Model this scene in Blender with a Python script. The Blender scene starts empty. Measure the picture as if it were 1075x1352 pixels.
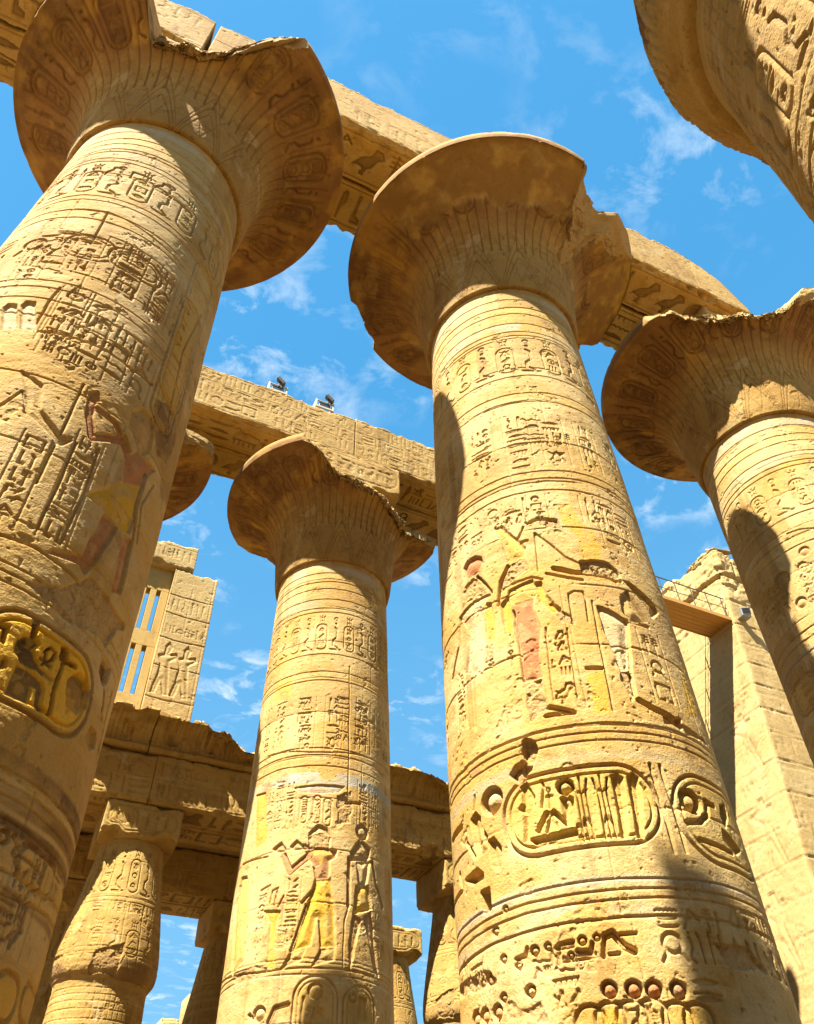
import bpy, math, random
import numpy as np

# ------------------------------------------------------------------ camera, sky, sun, exposure
scene = bpy.context.scene
SCN = scene.collection
GROUND = -1.6                        # the eye is the origin height; the paving lies 1.6 m below it
EYE = (-6.33547, -7.85744, 0.0)
PITCH, ROLL, HEAD = 0.7927, -0.02525, 1.10827

def vec(*a): return np.array(a, float)
_h = vec(math.cos(HEAD), math.sin(HEAD), 0); _r = vec(math.sin(HEAD), -math.cos(HEAD), 0); _z = vec(0, 0, 1)
_f = _h*math.cos(PITCH)+_z*math.sin(PITCH); _u = -_h*math.sin(PITCH)+_z*math.cos(PITCH)
_r2 = _r*math.cos(ROLL)+_u*math.sin(ROLL); _u2 = -_r*math.sin(ROLL)+_u*math.cos(ROLL)
from mathutils import Matrix
cam_d = bpy.data.cameras.new('camera'); cam = bpy.data.objects.new('camera', cam_d); SCN.objects.link(cam)
cam.matrix_world = Matrix(((_r2[0], _u2[0], -_f[0], EYE[0]), (_r2[1], _u2[1], -_f[1], EYE[1]), (_r2[2], _u2[2], -_f[2], EYE[2]), (0, 0, 0, 1)))
cam_d.sensor_fit = 'HORIZONTAL'; cam_d.sensor_width = 36; cam_d.lens = 35.449
cam_d.clip_start = 0.05; cam_d.clip_end = 3000
scene.camera = cam

SUN_AZ, SUN_EL = 210.0, 58.5         # azimuth from +X towards +Y, elevation
w = bpy.data.worlds.new("World"); scene.world = w; w.use_nodes = True
def build_sky(nt):
    n, l = nt.nodes, nt.links
    n.clear()
    out = n.new('ShaderNodeOutputWorld'); bg = n.new('ShaderNodeBackground'); bg.inputs['Strength'].default_value = 0.05
    sky = n.new('ShaderNodeTexSky'); sky.sky_type = 'NISHITA'; sky.sun_disc = False
    sky.sun_elevation = math.radians(SUN_EL); sky.sun_rotation = math.radians(90-SUN_AZ)
    sky.air_density = 1.35; sky.dust_density = 0.35; sky.ozone_density = 1.6; sky.altitude = 80
    hs = n.new('ShaderNodeHueSaturation'); hs.inputs['Hue'].default_value = 0.480; hs.inputs['Saturation'].default_value = 1.25; hs.inputs['Value'].default_value = 1.28
    tc = n.new('ShaderNodeTexCoord'); sx = n.new('ShaderNodeSeparateXYZ'); l.new(tc.outputs['Generated'], sx.inputs[0])
    # project the view direction on a cloud deck
    mx = n.new('ShaderNodeMath'); mx.operation = 'MAXIMUM'; mx.inputs[1].default_value = 0.08; l.new(sx.outputs['Z'], mx.inputs[0])
    dx = n.new('ShaderNodeMath'); dx.operation = 'DIVIDE'; l.new(sx.outputs['X'], dx.inputs[0]); l.new(mx.outputs[0], dx.inputs[1])
    dy = n.new('ShaderNodeMath'); dy.operation = 'DIVIDE'; l.new(sx.outputs['Y'], dy.inputs[0]); l.new(mx.outputs[0], dy.inputs[1])
    cb = n.new('ShaderNodeCombineXYZ'); l.new(dx.outputs[0], cb.inputs[0]); l.new(dy.outputs[0], cb.inputs[1])
    mp = n.new('ShaderNodeMapping'); mp.inputs['Location'].default_value = (3.1, 1.7, 0); mp.inputs['Rotation'].default_value = (0, 0, 0.5); mp.inputs['Scale'].default_value = (1.15, 1.3, 1); l.new(cb.outputs[0], mp.inputs[0])
    big = n.new('ShaderNodeTexNoise'); big.inputs['Scale'].default_value = 2.6; big.inputs['Detail'].default_value = 2.0; l.new(mp.outputs[0], big.inputs['Vector'])
    fine = n.new('ShaderNodeTexNoise'); fine.inputs['Scale'].default_value = 9.5; fine.inputs['Detail'].default_value = 9.0; fine.inputs['Roughness'].default_value = 0.62; fine.inputs['Distortion'].default_value = 0.35; l.new(mp.outputs[0], fine.inputs['Vector'])
    r1 = n.new('ShaderNodeValToRGB'); r1.color_ramp.elements[0].position = 0.47; r1.color_ramp.elements[1].position = 0.70; l.new(big.outputs['Fac'], r1.inputs[0])
    r2 = n.new('ShaderNodeValToRGB'); r2.color_ramp.elements[0].position = 0.50; r2.color_ramp.elements[1].position = 0.72; l.new(fine.outputs['Fac'], r2.inputs[0])
    mu = n.new('ShaderNodeMath'); mu.operation = 'MULTIPLY'; l.new(r1.outputs[0], mu.inputs[0]); l.new(r2.outputs[0], mu.inputs[1])
    # clouds gather towards the lower sky
    lo = n.new('ShaderNodeMapRange'); lo.inputs['From Min'].default_value = 0.97; lo.inputs['From Max'].default_value = 0.72; lo.inputs['To Min'].default_value = 0.55; lo.inputs['To Max'].default_value = 1.0; l.new(sx.outputs['Z'], lo.inputs['Value'])
    m2 = n.new('ShaderNodeMath'); m2.operation = 'MULTIPLY'; m2.use_clamp = True; l.new(mu.outputs[0], m2.inputs[0]); l.new(lo.outputs[0], m2.inputs[1])
    mix = n.new('ShaderNodeMix'); mix.data_type = 'RGBA'; mix.inputs['B'].default_value = (5.2, 5.8, 6.2, 1)
    l.new(sky.outputs[0], hs.inputs['Color']); flat = n.new('ShaderNodeMix'); flat.data_type = 'RGBA'; flat.inputs['Factor'].default_value = 0.6; flat.inputs['B'].default_value = (.26, 1.85, 4.0, 1)
    l.new(hs.outputs[0], flat.inputs['A']); hz = n.new('ShaderNodeMapRange'); hz.inputs['From Min'].default_value = 0.82; hz.inputs['From Max'].default_value = 0.35; hz.inputs['To Min'].default_value = 0.0; hz.inputs['To Max'].default_value = 0.6; l.new(sx.outputs['Z'], hz.inputs['Value'])
    pl = n.new('ShaderNodeMix'); pl.data_type = 'RGBA'; pl.inputs['B'].default_value = (1.1, 2.7, 4.3, 1); l.new(hz.outputs[0], pl.inputs['Factor']); l.new(flat.outputs['Result'], pl.inputs['A'])
    l.new(pl.outputs['Result'], mix.inputs['A']); l.new(m2.outputs[0], mix.inputs['Factor'])
    l.new(mix.outputs['Result'], bg.inputs['Color']); l.new(bg.outputs[0], out.inputs[0])
build_sky(w.node_tree)
sun_d = bpy.data.lights.new('sun', 'SUN'); sun_d.energy = 5.0; sun_d.angle = math.radians(0.5); sun_d.color = (1.0, 0.945, 0.85)
sun = bpy.data.objects.new('sun', sun_d); SCN.objects.link(sun)
sun.location = (-30, -18, 50)
sun.rotation_euler = (math.radians(90-SUN_EL), 0, math.radians(SUN_AZ+90))
scene.view_settings.view_transform = 'Standard'; scene.view_settings.look = 'None'; scene.view_settings.exposure = 2.1; scene.view_settings.gamma = 1.0
scene.view_settings.use_curve_mapping = False
scene.cycles.max_bounces = 9; scene.cycles.diffuse_bounces = 7; scene.cycles.use_denoising = True

# ------------------------------------------------------------------ numpy tools
rng = np.random.default_rng(11); rnd = random.Random(5)
TB = [np.random.default_rng(100+i).random((256, 256)).astype(np.float32) for i in range(8)]
def vn(x, y, s=0):
    x = np.asarray(x, np.float32)+np.float32(13.7*s+500); y = np.asarray(y, np.float32)+np.float32(7.3*s+500)
    xi = np.floor(x).astype(np.int32); yi = np.floor(y).astype(np.int32); fx = x-xi; fy = y-yi
    fx = fx*fx*(3-2*fx); fy = fy*fy*(3-2*fy); T = TB[s % 8]
    a = T[yi & 255, xi & 255]; b = T[yi & 255, (xi+1) & 255]; c = T[(yi+1) & 255, xi & 255]; d = T[(yi+1) & 255, (xi+1) & 255]
    return (a+(b-a)*fx)*(1-fy)+(c+(d-c)*fx)*fy
def fbm(x, y, s=0, o=4, gain=0.5):
    t = 0; a = 1; n = 0
    for k in range(o):
        t = t+a*(vn(x*2**k, y*2**k, s+k)-0.5); n += a; a *= gain
    return t/n*2                      # about -1 .. 1
def facet(x, y, s=0, tilt=.7):
    """Broken-stone noise: flat tilted chips with sharp borders, about -1 .. 1."""
    x = np.asarray(x, np.float32)+np.float32(300+11*s); y = np.asarray(y, np.float32)+np.float32(300+5*s); x, y = np.broadcast_arrays(x, y)
    xi = np.floor(x).astype(np.int32); yi = np.floor(y).astype(np.int32); best = np.full(x.shape, 9., np.float32); val = np.zeros(x.shape, np.float32)
    A, B, Cc = TB[s % 8], TB[(s+3) % 8], TB[(s+5) % 8]
    for dx in (-1, 0, 1):
        for dy in (-1, 0, 1):
            i = (xi+dx) & 255; j = (yi+dy) & 255; px = xi+dx+A[j, i]; py = yi+dy+B[j, i]; ox, oy = x-px, y-py; d = ox*ox+oy*oy
            k = d < best; best = np.where(k, d, best)
            val = np.where(k, (Cc[j, i]-.5)*1.4+tilt*((A[i, j]-.5)*2*ox+(B[i, j]-.5)*2*oy), val)
    return val
def sm(a, b, x):
    t = np.clip((x-a)/(b-a), 0, 1); return t*t*(3-2*t)
def arange(a, b, step): return np.linspace(a, b, max(2, int(math.ceil((b-a)/step))+1))

# signed distances, evaluated on broadcastable arrays
def sd_seg(x, y, a, b):
    dx, dy = b[0]-a[0], b[1]-a[1]; L = dx*dx+dy*dy+1e-12
    t = np.clip(((x-a[0])*dx+(y-a[1])*dy)/L, 0, 1)
    return np.hypot(x-a[0]-t*dx, y-a[1]-t*dy)
def sd_line(x, y, pts, wd):
    d = sd_seg(x, y, pts[0], pts[1])
    for i in range(1, len(pts)-1): d = np.minimum(d, sd_seg(x, y, pts[i], pts[i+1]))
    return d-wd/2
def sd_poly(x, y, pts):
    d = None; s = np.ones(np.broadcast(x, y).shape, bool); n = len(pts)
    for i in range(n):
        a, b = pts[i], pts[i-1]
        e = sd_seg(x, y, a, b); d = e if d is None else np.minimum(d, e)
        c = (a[1] > y) != (b[1] > y)
        xx = (b[0]-a[0])*(y-a[1])/((b[1]-a[1]) or 1e-9)+a[0]
        s ^= c & (x < xx)
    return np.where(s, d, -d)         # s starts True: outside stays positive
def sd_box(x, y, cx, cy, hx, hy, r):
    r = min(r, hx, hy); qx = np.abs(x-cx)-hx+r; qy = np.abs(y-cy)-hy+r
    return np.hypot(np.maximum(qx, 0), np.maximum(qy, 0))+np.minimum(np.maximum(qx, qy), 0)-r

GL = {   # carved signs in a unit box: c disc, r ring, s stroke, p polygon
 'sun': [('c', .5, .5, .40)], 'ringsun': [('r', .5, .5, .34, .13), ('c', .5, .5, .1)],
 'reed': [('p', [(.42, .02), (.55, .02), (.62, .35), (.85, .6), (.62, .98), (.40, .7), (.45, .35)])],
 'water': [('s', .13, [(.0, .42), (.1, .62), (.2, .42), (.3, .62), (.4, .42), (.5, .62), (.6, .42), (.7, .62), (.8, .42), (.9, .62), (1, .42)])],
 'mouth': [('p', [(0, .5), (.25, .68), (.5, .74), (.75, .68), (1, .5), (.75, .32), (.5, .26), (.25, .32)])],
 'bird': [('p', [(.12, .28), (.38, .26), (.32, .03), (.48, .03), (.5, .25), (.64, .33), (.76, .6), (.96, .72), (.82, .92), (.6, .92), (.52, .68), (.25, .55), (0, .22)])],
 'owl': [('p', [(.2, .05), (.75, .05), (.72, .2), (.85, .5), (.82, .95), (.4, .97), (.38, .7), (.22, .5), (.1, .15)])],
 'man': [('p', [(.12, .02), (.9, .02), (.88, .2), (.7, .36), (.68, .62), (.78, .72), (.76, .95), (.5, .99), (.42, .74), (.28, .62), (.2, .35)]), ('s', .1, [(.35, .55), (.08, .6), (.05, .75)])],
 'ankh': [('r', .5, .76, .16, .11), ('s', .12, [(.5, .6), (.5, .02)]), ('s', .12, [(.2, .5), (.8, .5)])],
 'bread': [('p', [(.1, .25), (.9, .25), (.85, .5), (.68, .7), (.5, .76), (.32, .7), (.15, .5)])],
 'basket': [('p', [(0, .7), (1, .7), (.9, .42), (.68, .25), (.32, .25), (.1, .42)])],
 'snake': [('s', .13, [(.02, .72), (.12, .82), (.25, .5), (.4, .38), (.55, .55), (.7, .38), (.98, .3)])],
 'foot': [('p', [(.3, .98), (.52, .98), (.55, .3), (.95, .2), (.95, .04), (.3, .04)])],
 'house': [('s', .12, [(.4, .1), (.08, .1), (.08, .9), (.92, .9), (.92, .1), (.68, .1)])],
 'stool': [('p', [(.15, .15), (.85, .15), (.85, .85), (.15, .85)])],
 'scarab': [('p', [(.35, .1), (.65, .1), (.75, .4), (.66, .8), (.5, .92), (.34, .8), (.25, .4)]), ('s', .07, [(.1, .2), (.28, .45)]), ('s', .07, [(.9, .2), (.72, .45)]), ('s', .07, [(.08, .85), (.3, .7)]), ('s', .07, [(.92, .85), (.7, .7)])],
 'was': [('s', .13, [(.5, .02), (.5, .85), (.2, .95), (.35, .78)])],
 'strokes': [('s', .12, [(.2, .15), (.2, .85)]), ('s', .12, [(.5, .15), (.5, .85)]), ('s', .12, [(.8, .15), (.8, .85)])],
 'feather': [('p', [(.35, 0), (.5, 0), (.52, .4), (.75, .6), (.72, .9), (.5, 1), (.34, .85)])],
 'eye': [('p', [(0, .5), (.3, .72), (.6, .72), (1, .52), (.6, .34), (.3, .34)]), ('s', .08, [(0, .88), (.4, .95), (.98, .8)])],
 'arm': [('s', .15, [(.02, .35), (.75, .35), (.85, .6), (.98, .62)])],
 'djed': [('s', .2, [(.5, .0), (.5, 1)]), ('s', .09, [(.15, .95), (.85, .95)]), ('s', .09, [(.15, .8), (.85, .8)]), ('s', .09, [(.15, .65), (.85, .65)])],
 'plant': [('s', .06, [(.5, 0), (.5, .95)]), ('s', .05, [(.25, 0), (.3, .7), (.15, .9)]), ('s', .05, [(.75, 0), (.7, .7), (.85, .9)]), ('s', .05, [(.5, .7), (.2, .75)]), ('s', .05, [(.5, .7), (.8, .75)]), ('s', .05, [(.5, .35), (.3, .2)]), ('s', .05, [(.5, .35), (.7, .2)]), ('c', .5, .95, .06)],
 'uraeus': [('s', .16, [(.7, .02), (.3, .12), (.3, .3), (.62, .42), (.6, .72), (.42, .78)]), ('c', .5, .93, .11)],
 'hoe': [('s', .12, [(.1, .1), (.5, .9), (.9, .5)]), ('s', .08, [(.3, .5), (.7, .68)])],
 'loop': [('r', .5, .6, .3, .12), ('s', .12, [(.3, .35), (.1, .05)]), ('s', .12, [(.7, .35), (.9, .05)])],
 'comb': [('s', .1, [(.05, .75), (.95, .75)])]+[('s', .07, [(x, .75), (x, .25)]) for x in (.1, .3, .5, .7, .9)],
}
TALL = ['reed', 'feather', 'was', 'djed', 'ankh', 'foot', 'uraeus']; WIDE = ['water', 'mouth', 'basket', 'snake', 'eye', 'arm', 'comb', 'bread']
SQ = ['sun', 'ringsun', 'bird', 'owl', 'man', 'house', 'stool', 'scarab', 'strokes', 'plant', 'hoe', 'loop', 'bird', 'man', 'bread']

class Canvas:
    """Height (m) and pigment (rgba) over a surface measured in metres: u to the right, v upward."""
    def __init__(s, u, v):
        s.u = np.asarray(u, float); s.v = np.asarray(v, float)
        s.c = np.zeros((len(v), len(u)), np.float32); s.b = np.zeros_like(s.c); s.t = np.zeros((len(v), len(u), 4), np.float32)
        s.soft = 0.008; s.R = rnd; s.gp = None
    def win(s, u0, u1, v0, v1):
        i0, i1 = np.searchsorted(s.u, [u0, u1]); j0, j1 = np.searchsorted(s.v, [v0, v1])
        if i1-i0 < 1 or j1-j0 < 1: return None
        return (slice(j0, j1), slice(i0, i1)), s.u[None, i0:i1], s.v[j0:j1, None]
    def cut(s, sl, d, depth, dome=0.0, domew=0.08):
        ins = sm(s.soft, -s.soft, d)
        h = -1.3*depth*ins*(1-dome*sm(.004, domew, -d))
        s.c[sl] = np.minimum(s.c[sl], h)
    def pig(s, sl, m, rgb, a):
        if rgb is None: return
        m = m*a; t = s.t[sl]
        t[..., :3] = t[..., :3]*(1-m[..., None])+np.array(rgb, np.float32)*m[..., None]*1.0+0*t[..., :3]
        # premultiplied mix kept simple: colour moves to the new pigment where it is opaque
        t[..., :3] = np.where((t[..., 3:4] < 0.01) & (m[..., None] > 0), np.array(rgb, np.float32), t[..., :3])
        t[..., 3] = t[..., 3]+(1-t[..., 3])*m
    def glyph(s, name, u, v, wd, ht, depth=0.022, rgb=None, a=0.0):
        W = s.win(u-.05, u+wd+.05, v-.05, v+ht+.05)
        if W is None: return
        sl, U, V = W; m = min(wd, ht); d = None
        for g in GL[name]:
            k = g[0]
            if k == 'c': e = np.hypot(U-u-g[1]*wd, V-v-g[2]*ht)-g[3]*m
            elif k == 'r': e = np.abs(np.hypot(U-u-g[1]*wd, V-v-g[2]*ht)-g[3]*m)-g[4]*m/2
            elif k == 's': e = sd_line(U, V, [(u+x*wd, v+y*ht) for x, y in g[2]], max(g[1]*m, .018))
            else: e = sd_poly(U, V, [(u+x*wd, v+y*ht) for x, y in g[1]])
            d = e if d is None else np.minimum(d, e)
        s.cut(sl, d, depth, .7, .045)
        if rgb is None and s.gp: rgb, a = s.gp
        if rgb is not None: s.pig(sl, sm(.01, -.005, d), rgb, a)
    def quadrat(s, u, v, q, depth=0.022):
        depth = min(depth, .012+.035*q); R = s.R; g = q*.06; k = R.random(); P = s.glyph
        if k < .22:
            n = R.choice([2, 3]); ww = q/n
            for i in range(n): P(R.choice(TALL), u+i*ww+g/2, v+g/2, ww-g, q-g, depth)
        elif k < .42:
            n = R.choice([2, 3]); hh = q/n
            for i in range(n): P(R.choice(WIDE), u+g/2, v+i*hh+g/2, q-g, hh-g, depth)
        elif k < .66: P(R.choice(SQ), u+g/2, v+g/2, q-g, q-g, depth)
        elif k < .84:
            P(R.choice(WIDE), u+g/2, v+q*.62, q-g, q*.34, depth)
            for i in range(2): P(R.choice(SQ), u+i*q/2+g/2, v+g/2, q/2-g, q*.56, depth)
        else:
            P(R.choice(TALL), u+g/2, v+g/2, q*.38, q-g, depth)
            for i in range(2): P(R.choice(SQ), u+q*.45, v+i*q/2+g/2, q*.5, q/2-g, depth)
    def row(s, u0, u1, v0, v1, depth=0.022, skip=0.0):
        q = v1-v0; n = max(1, int(round((u1-u0)/q))); st = (u1-u0)/n
        for i in range(n):
            if s.R.random() >= skip: s.quadrat(u0+i*st, v0, q, depth)
    def col(s, uc, v0, v1, q, depth=0.022, skip=0.0):
        n = max(1, int(round((v1-v0)/q))); st = (v1-v0)/n
        for i in range(n):
            if s.R.random() >= skip: s.quadrat(uc-q/2, v0+i*st, q*.96, depth)
    def line(s, pts, wd, depth, rgb=None, a=0, wob=0.0):
        p = np.array(pts, float); m = wd+.06; W = s.win(p[:, 0].min()-m, p[:, 0].max()+m, p[:, 1].min()-m, p[:, 1].max()+m)
        if W is None: return
        sl, U, V = W
        if wob: V = V+wob*fbm(U*2.2, V*2.2, 3, 2); U = U+wob*fbm(U*2.1+9, V*2.3, 5, 2)
        d = sd_line(U, V, pts, max(wd, .014)); s.cut(sl, d, depth, .4 if wd > .05 else 0, .04)
        if rgb is not None: s.pig(sl, sm(.01, -.01, d), rgb, a)
    def fill(s, pts, depth, rgb=None, a=0, dome=.72, domew=.16):
        p = np.array(pts, float); m = .06; W = s.win(p[:, 0].min()-m, p[:, 0].max()+m, p[:, 1].min()-m, p[:, 1].max()+m)
        if W is None: return
        sl, U, V = W; U = U+.012*fbm(U*5, V*5, 2, 2); d = sd_poly(U, V, pts)
        if depth:
            s.cut(sl, d, depth, dome, domew); s.cut(sl, np.abs(d)-.013, max(.024, depth*.75))
        if rgb is not None:
            dd = d if depth else d+.05*fbm(U*4, V*4, 6, 3)
            s.pig(sl, sm(.012, -.012, dd)*(.62+.38*sm(-.20, -.10, fbm(U*7, V*7, 3, 4))), rgb, a)
    def disc(s, u, v, r, depth, rgb=None, a=0):
        W = s.win(u-r-.06, u+r+.06, v-r*1.0-.06, v+r*1.0+.06)
        if W is None: return
        sl, U, V = W; d = np.hypot(U-u, V-v)-r
        s.cut(sl, d, depth, .95, r*.8)
        if rgb is not None: s.pig(sl, sm(.0, -.03, d), rgb, a)
    def rbox(s, u0, u1, v0, v1, depth=.03, rgb=None, a=0, wd=.04):
        W = s.win(u0-.08, u1+.08, v0-.08, v1+.08)
        if W is None: return
        sl, U, V = W; r = min(u1-u0, v1-v0)*.46
        d = sd_box(U, V, (u0+u1)/2, (v0+v1)/2, (u1-u0)/2, (v1-v0)/2, r)
        s.cut(sl, np.abs(d)-wd/2, depth)
        if min(u1-u0, v1-v0) > .45: s.cut(sl, np.abs(d+wd*2.4)-wd*.3, depth*.6)
        if rgb is not None: s.pig(sl, sm(0, -.02, d+wd), rgb, a)
    def rough(s, pts, depth):
        p = np.array(pts, float); m = .15; W = s.win(p[:, 0].min()-m, p[:, 0].max()+m, p[:, 1].min()-m, p[:, 1].max()+m)
        if W is None: return
        sl, U, V = W; d = sd_poly(U, V, pts)+.09*fbm(U*3.3, V*3.3, 4, 3)
        k = sm(.006, -.012, d); s.b[sl] -= k*(depth*(.8+.35*facet(U*6, V*6, 1))+.007*facet(U*26, V*26, 2)+.006*fbm(U*30, V*30, 3, 2))
        s.c[sl] *= (1-.85*k); s.t[sl][..., 3] *= (1-.8*k); s.pig(sl, k*(.6+.4*sm(-.3, .4, fbm(U*6, V*6, 5, 3))), (.37, .225, .085), .75)
    def frieze(s, u0, u1, v0, v1, per, depth=.022, rgb=None, al=.25):
        n = int((u1-u0)/per)
        for i in range(n):
            u = u0+i*per; h = v1-v0
            if i % 2 == 0:
                s.rbox(u+per*.12, u+per*.88, v0+h*.02, v0+h*.72, depth, rgb, al, .03)
                for k in range(3): s.glyph(s.R.choice(SQ+WIDE), u+per*.26, v0+h*(.08+.2*k), per*.48, h*.18, depth)
                s.glyph('plant', u+per*.2, v0+h*.76, per*.6, h*.22, depth)
            else:
                s.glyph('uraeus', u+per*.12, v0+h*.05, per*.76, h*.75, depth*1.2)
                s.glyph('basket', u+per*.05, v0-h*.04, per*.9, h*.12, depth)
                s.glyph('sun', u+per*.3, v0+h*.8, per*.4, h*.16, depth)

def weather(cv, s, amp=1.0, U=None, V=None):
    """Erosion shared by every stone face: broad unevenness, bedding, pits and chipped spots."""
    U = cv.u[None, :] if U is None else U; V = cv.v[:, None] if V is None else V
    U = np.broadcast_to(U, cv.c.shape); V = np.broadcast_to(V, cv.c.shape)
    b = .010*fbm(U*.9, V*.9, s, 3)+.0016*fbm(U*5, V*7, s+1, 3)+.0022*fbm(U*16, V*24, s+2, 2)
    n = fbm(U*3.4, V*3.4, s+3, 4); b -= .016*sm(.43, .48, n)*(.6+.5*facet(U*14, V*14, s+2))
    n2 = fbm(U*17, V*17, s+5, 2); b -= .010*sm(.60, .70, n2)
    worn = sm(.18, .5, fbm(U*.8, V*.8, s+6, 4))
    b -= worn*(.006+.005*facet(U*9, V*9, s+4))
    cv.b += amp*b.astype(np.float32); cv.c *= (1-.35*worn); cv.t[..., 3] *= 1-.25*worn
    return worn

def courses(cv, levels, u0, u1, s, step=2.6, wd=.022, depth=.02):
    """Joints of the blocks: level lines with upright joints staggered between them."""
    V = cv.v[:, None]; U = cv.u[None, :]
    wob = .025*fbm(U*.7, V*0+s, s, 3)+.012*fbm(U*6, V*0+s, s+1, 2)
    R = random.Random(s)
    for k, z in enumerate(levels):
        on = sm(-.25, .15, fbm(U*.9, V*0+z*3, s+k % 5, 3)+.25)
        d = np.abs(V-z-wob)-wd/2*(.6+.9*vn(U*3, V*0+z, s))
        j0, j1 = np.searchsorted(cv.v, [z-.12, z+.12])
        cv.b[j0:j1] -= (depth*on*sm(.012, -.006, d))[j0:j1].astype(np.float32)
        if k < len(levels)-1:
            x = u0+R.random()*step
            while x < u1:
                cv.line([(x, z+.02), (x+R.uniform(-.03, .03), levels[k+1]-.02)], wd*.8, depth*.8, wob=.01)
                x += step*R.uniform(.7, 1.3)

def mesh_grid(name, P, tint=None, wrap_u=False, wrap_v=False, extra_faces=None):
    nv, nu = P.shape[:2]; me = bpy.data.meshes.new(name)
    idx = np.arange(nv*nu, dtype=np.int32).reshape(nv, nu)
    a = idx if not wrap_u else np.concatenate([idx, idx[:, :1]], 1)
    if wrap_v: a = np.concatenate([a, a[:1]], 0)
    F = np.stack([a[:-1, :-1], a[:-1, 1:], a[1:, 1:], a[1:, :-1]], -1).reshape(-1, 4)
    me.vertices.add(nv*nu); me.vertices.foreach_set('co', P.reshape(-1).astype(np.float32))
    me.loops.add(F.size); me.loops.foreach_set('vertex_index', F.reshape(-1))
    me.polygons.add(len(F)); me.polygons.foreach_set('loop_start', np.arange(0, F.size, 4, dtype=np.int32))
    me.polygons.foreach_set('use_smooth', np.ones(len(F), bool))
    me.update(calc_edges=True)
    if tint is None: tint = np.zeros((nv*nu, 4), np.float32)
    if True:
        at = me.attributes.new('tint', 'FLOAT_COLOR', 'POINT'); at.data.foreach_set('color', (tint.reshape(-1, 4)*np.array((1., 1., 1., 1))).reshape(-1).astype(np.float32))
    return me
def grid_normals(P, wrap_u=False, wrap_v=False):
    Q = P
    if wrap_u: Q = np.concatenate([Q[:, -1:], Q, Q[:, :1]], 1)
    if wrap_v: Q = np.concatenate([Q[-1:], Q, Q[:1]], 0)
    du = np.gradient(Q, axis=1); dv = np.gradient(Q, axis=0); N = np.cross(du, dv)
    if wrap_u: N = N[:, 1:-1]
    if wrap_v: N = N[1:-1]
    return N/(np.linalg.norm(N, axis=-1, keepdims=True)+1e-12)

def thing(name, label, cat, loc=(0, 0, 0), group=None, rz=0.0):
    o = bpy.data.objects.new(name, None); SCN.objects.link(o); o.location = loc; o.rotation_euler = (0, 0, rz)
    o['label'] = label; o['category'] = cat; o['kind'] = 'thing'
    if group: o['group'] = group
    return o
def part(name, me, mat, parent=None, label=None):
    o = bpy.data.objects.new(name, me); SCN.objects.link(o)
    if mat and not me.materials: me.materials.append(mat)
    if parent: o.parent = parent
    if label: o['label'] = label
    return o
def tag(o, label, cat, group=None):
    o['label'] = label; o['category'] = cat; o['kind'] = 'thing'
    if group: o['group'] = group
    return o
def dup(root, loc, rz, label):
    r = root.copy(); SCN.objects.link(r); r.location = loc; r.rotation_euler = (0, 0, rz); r['label'] = label
    for ch in list(root.children):
        c = ch.copy(); SCN.objects.link(c); c.parent = r
        for g in list(ch.children):
            d = g.copy(); SCN.objects.link(d); d.parent = c
    return r

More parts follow.
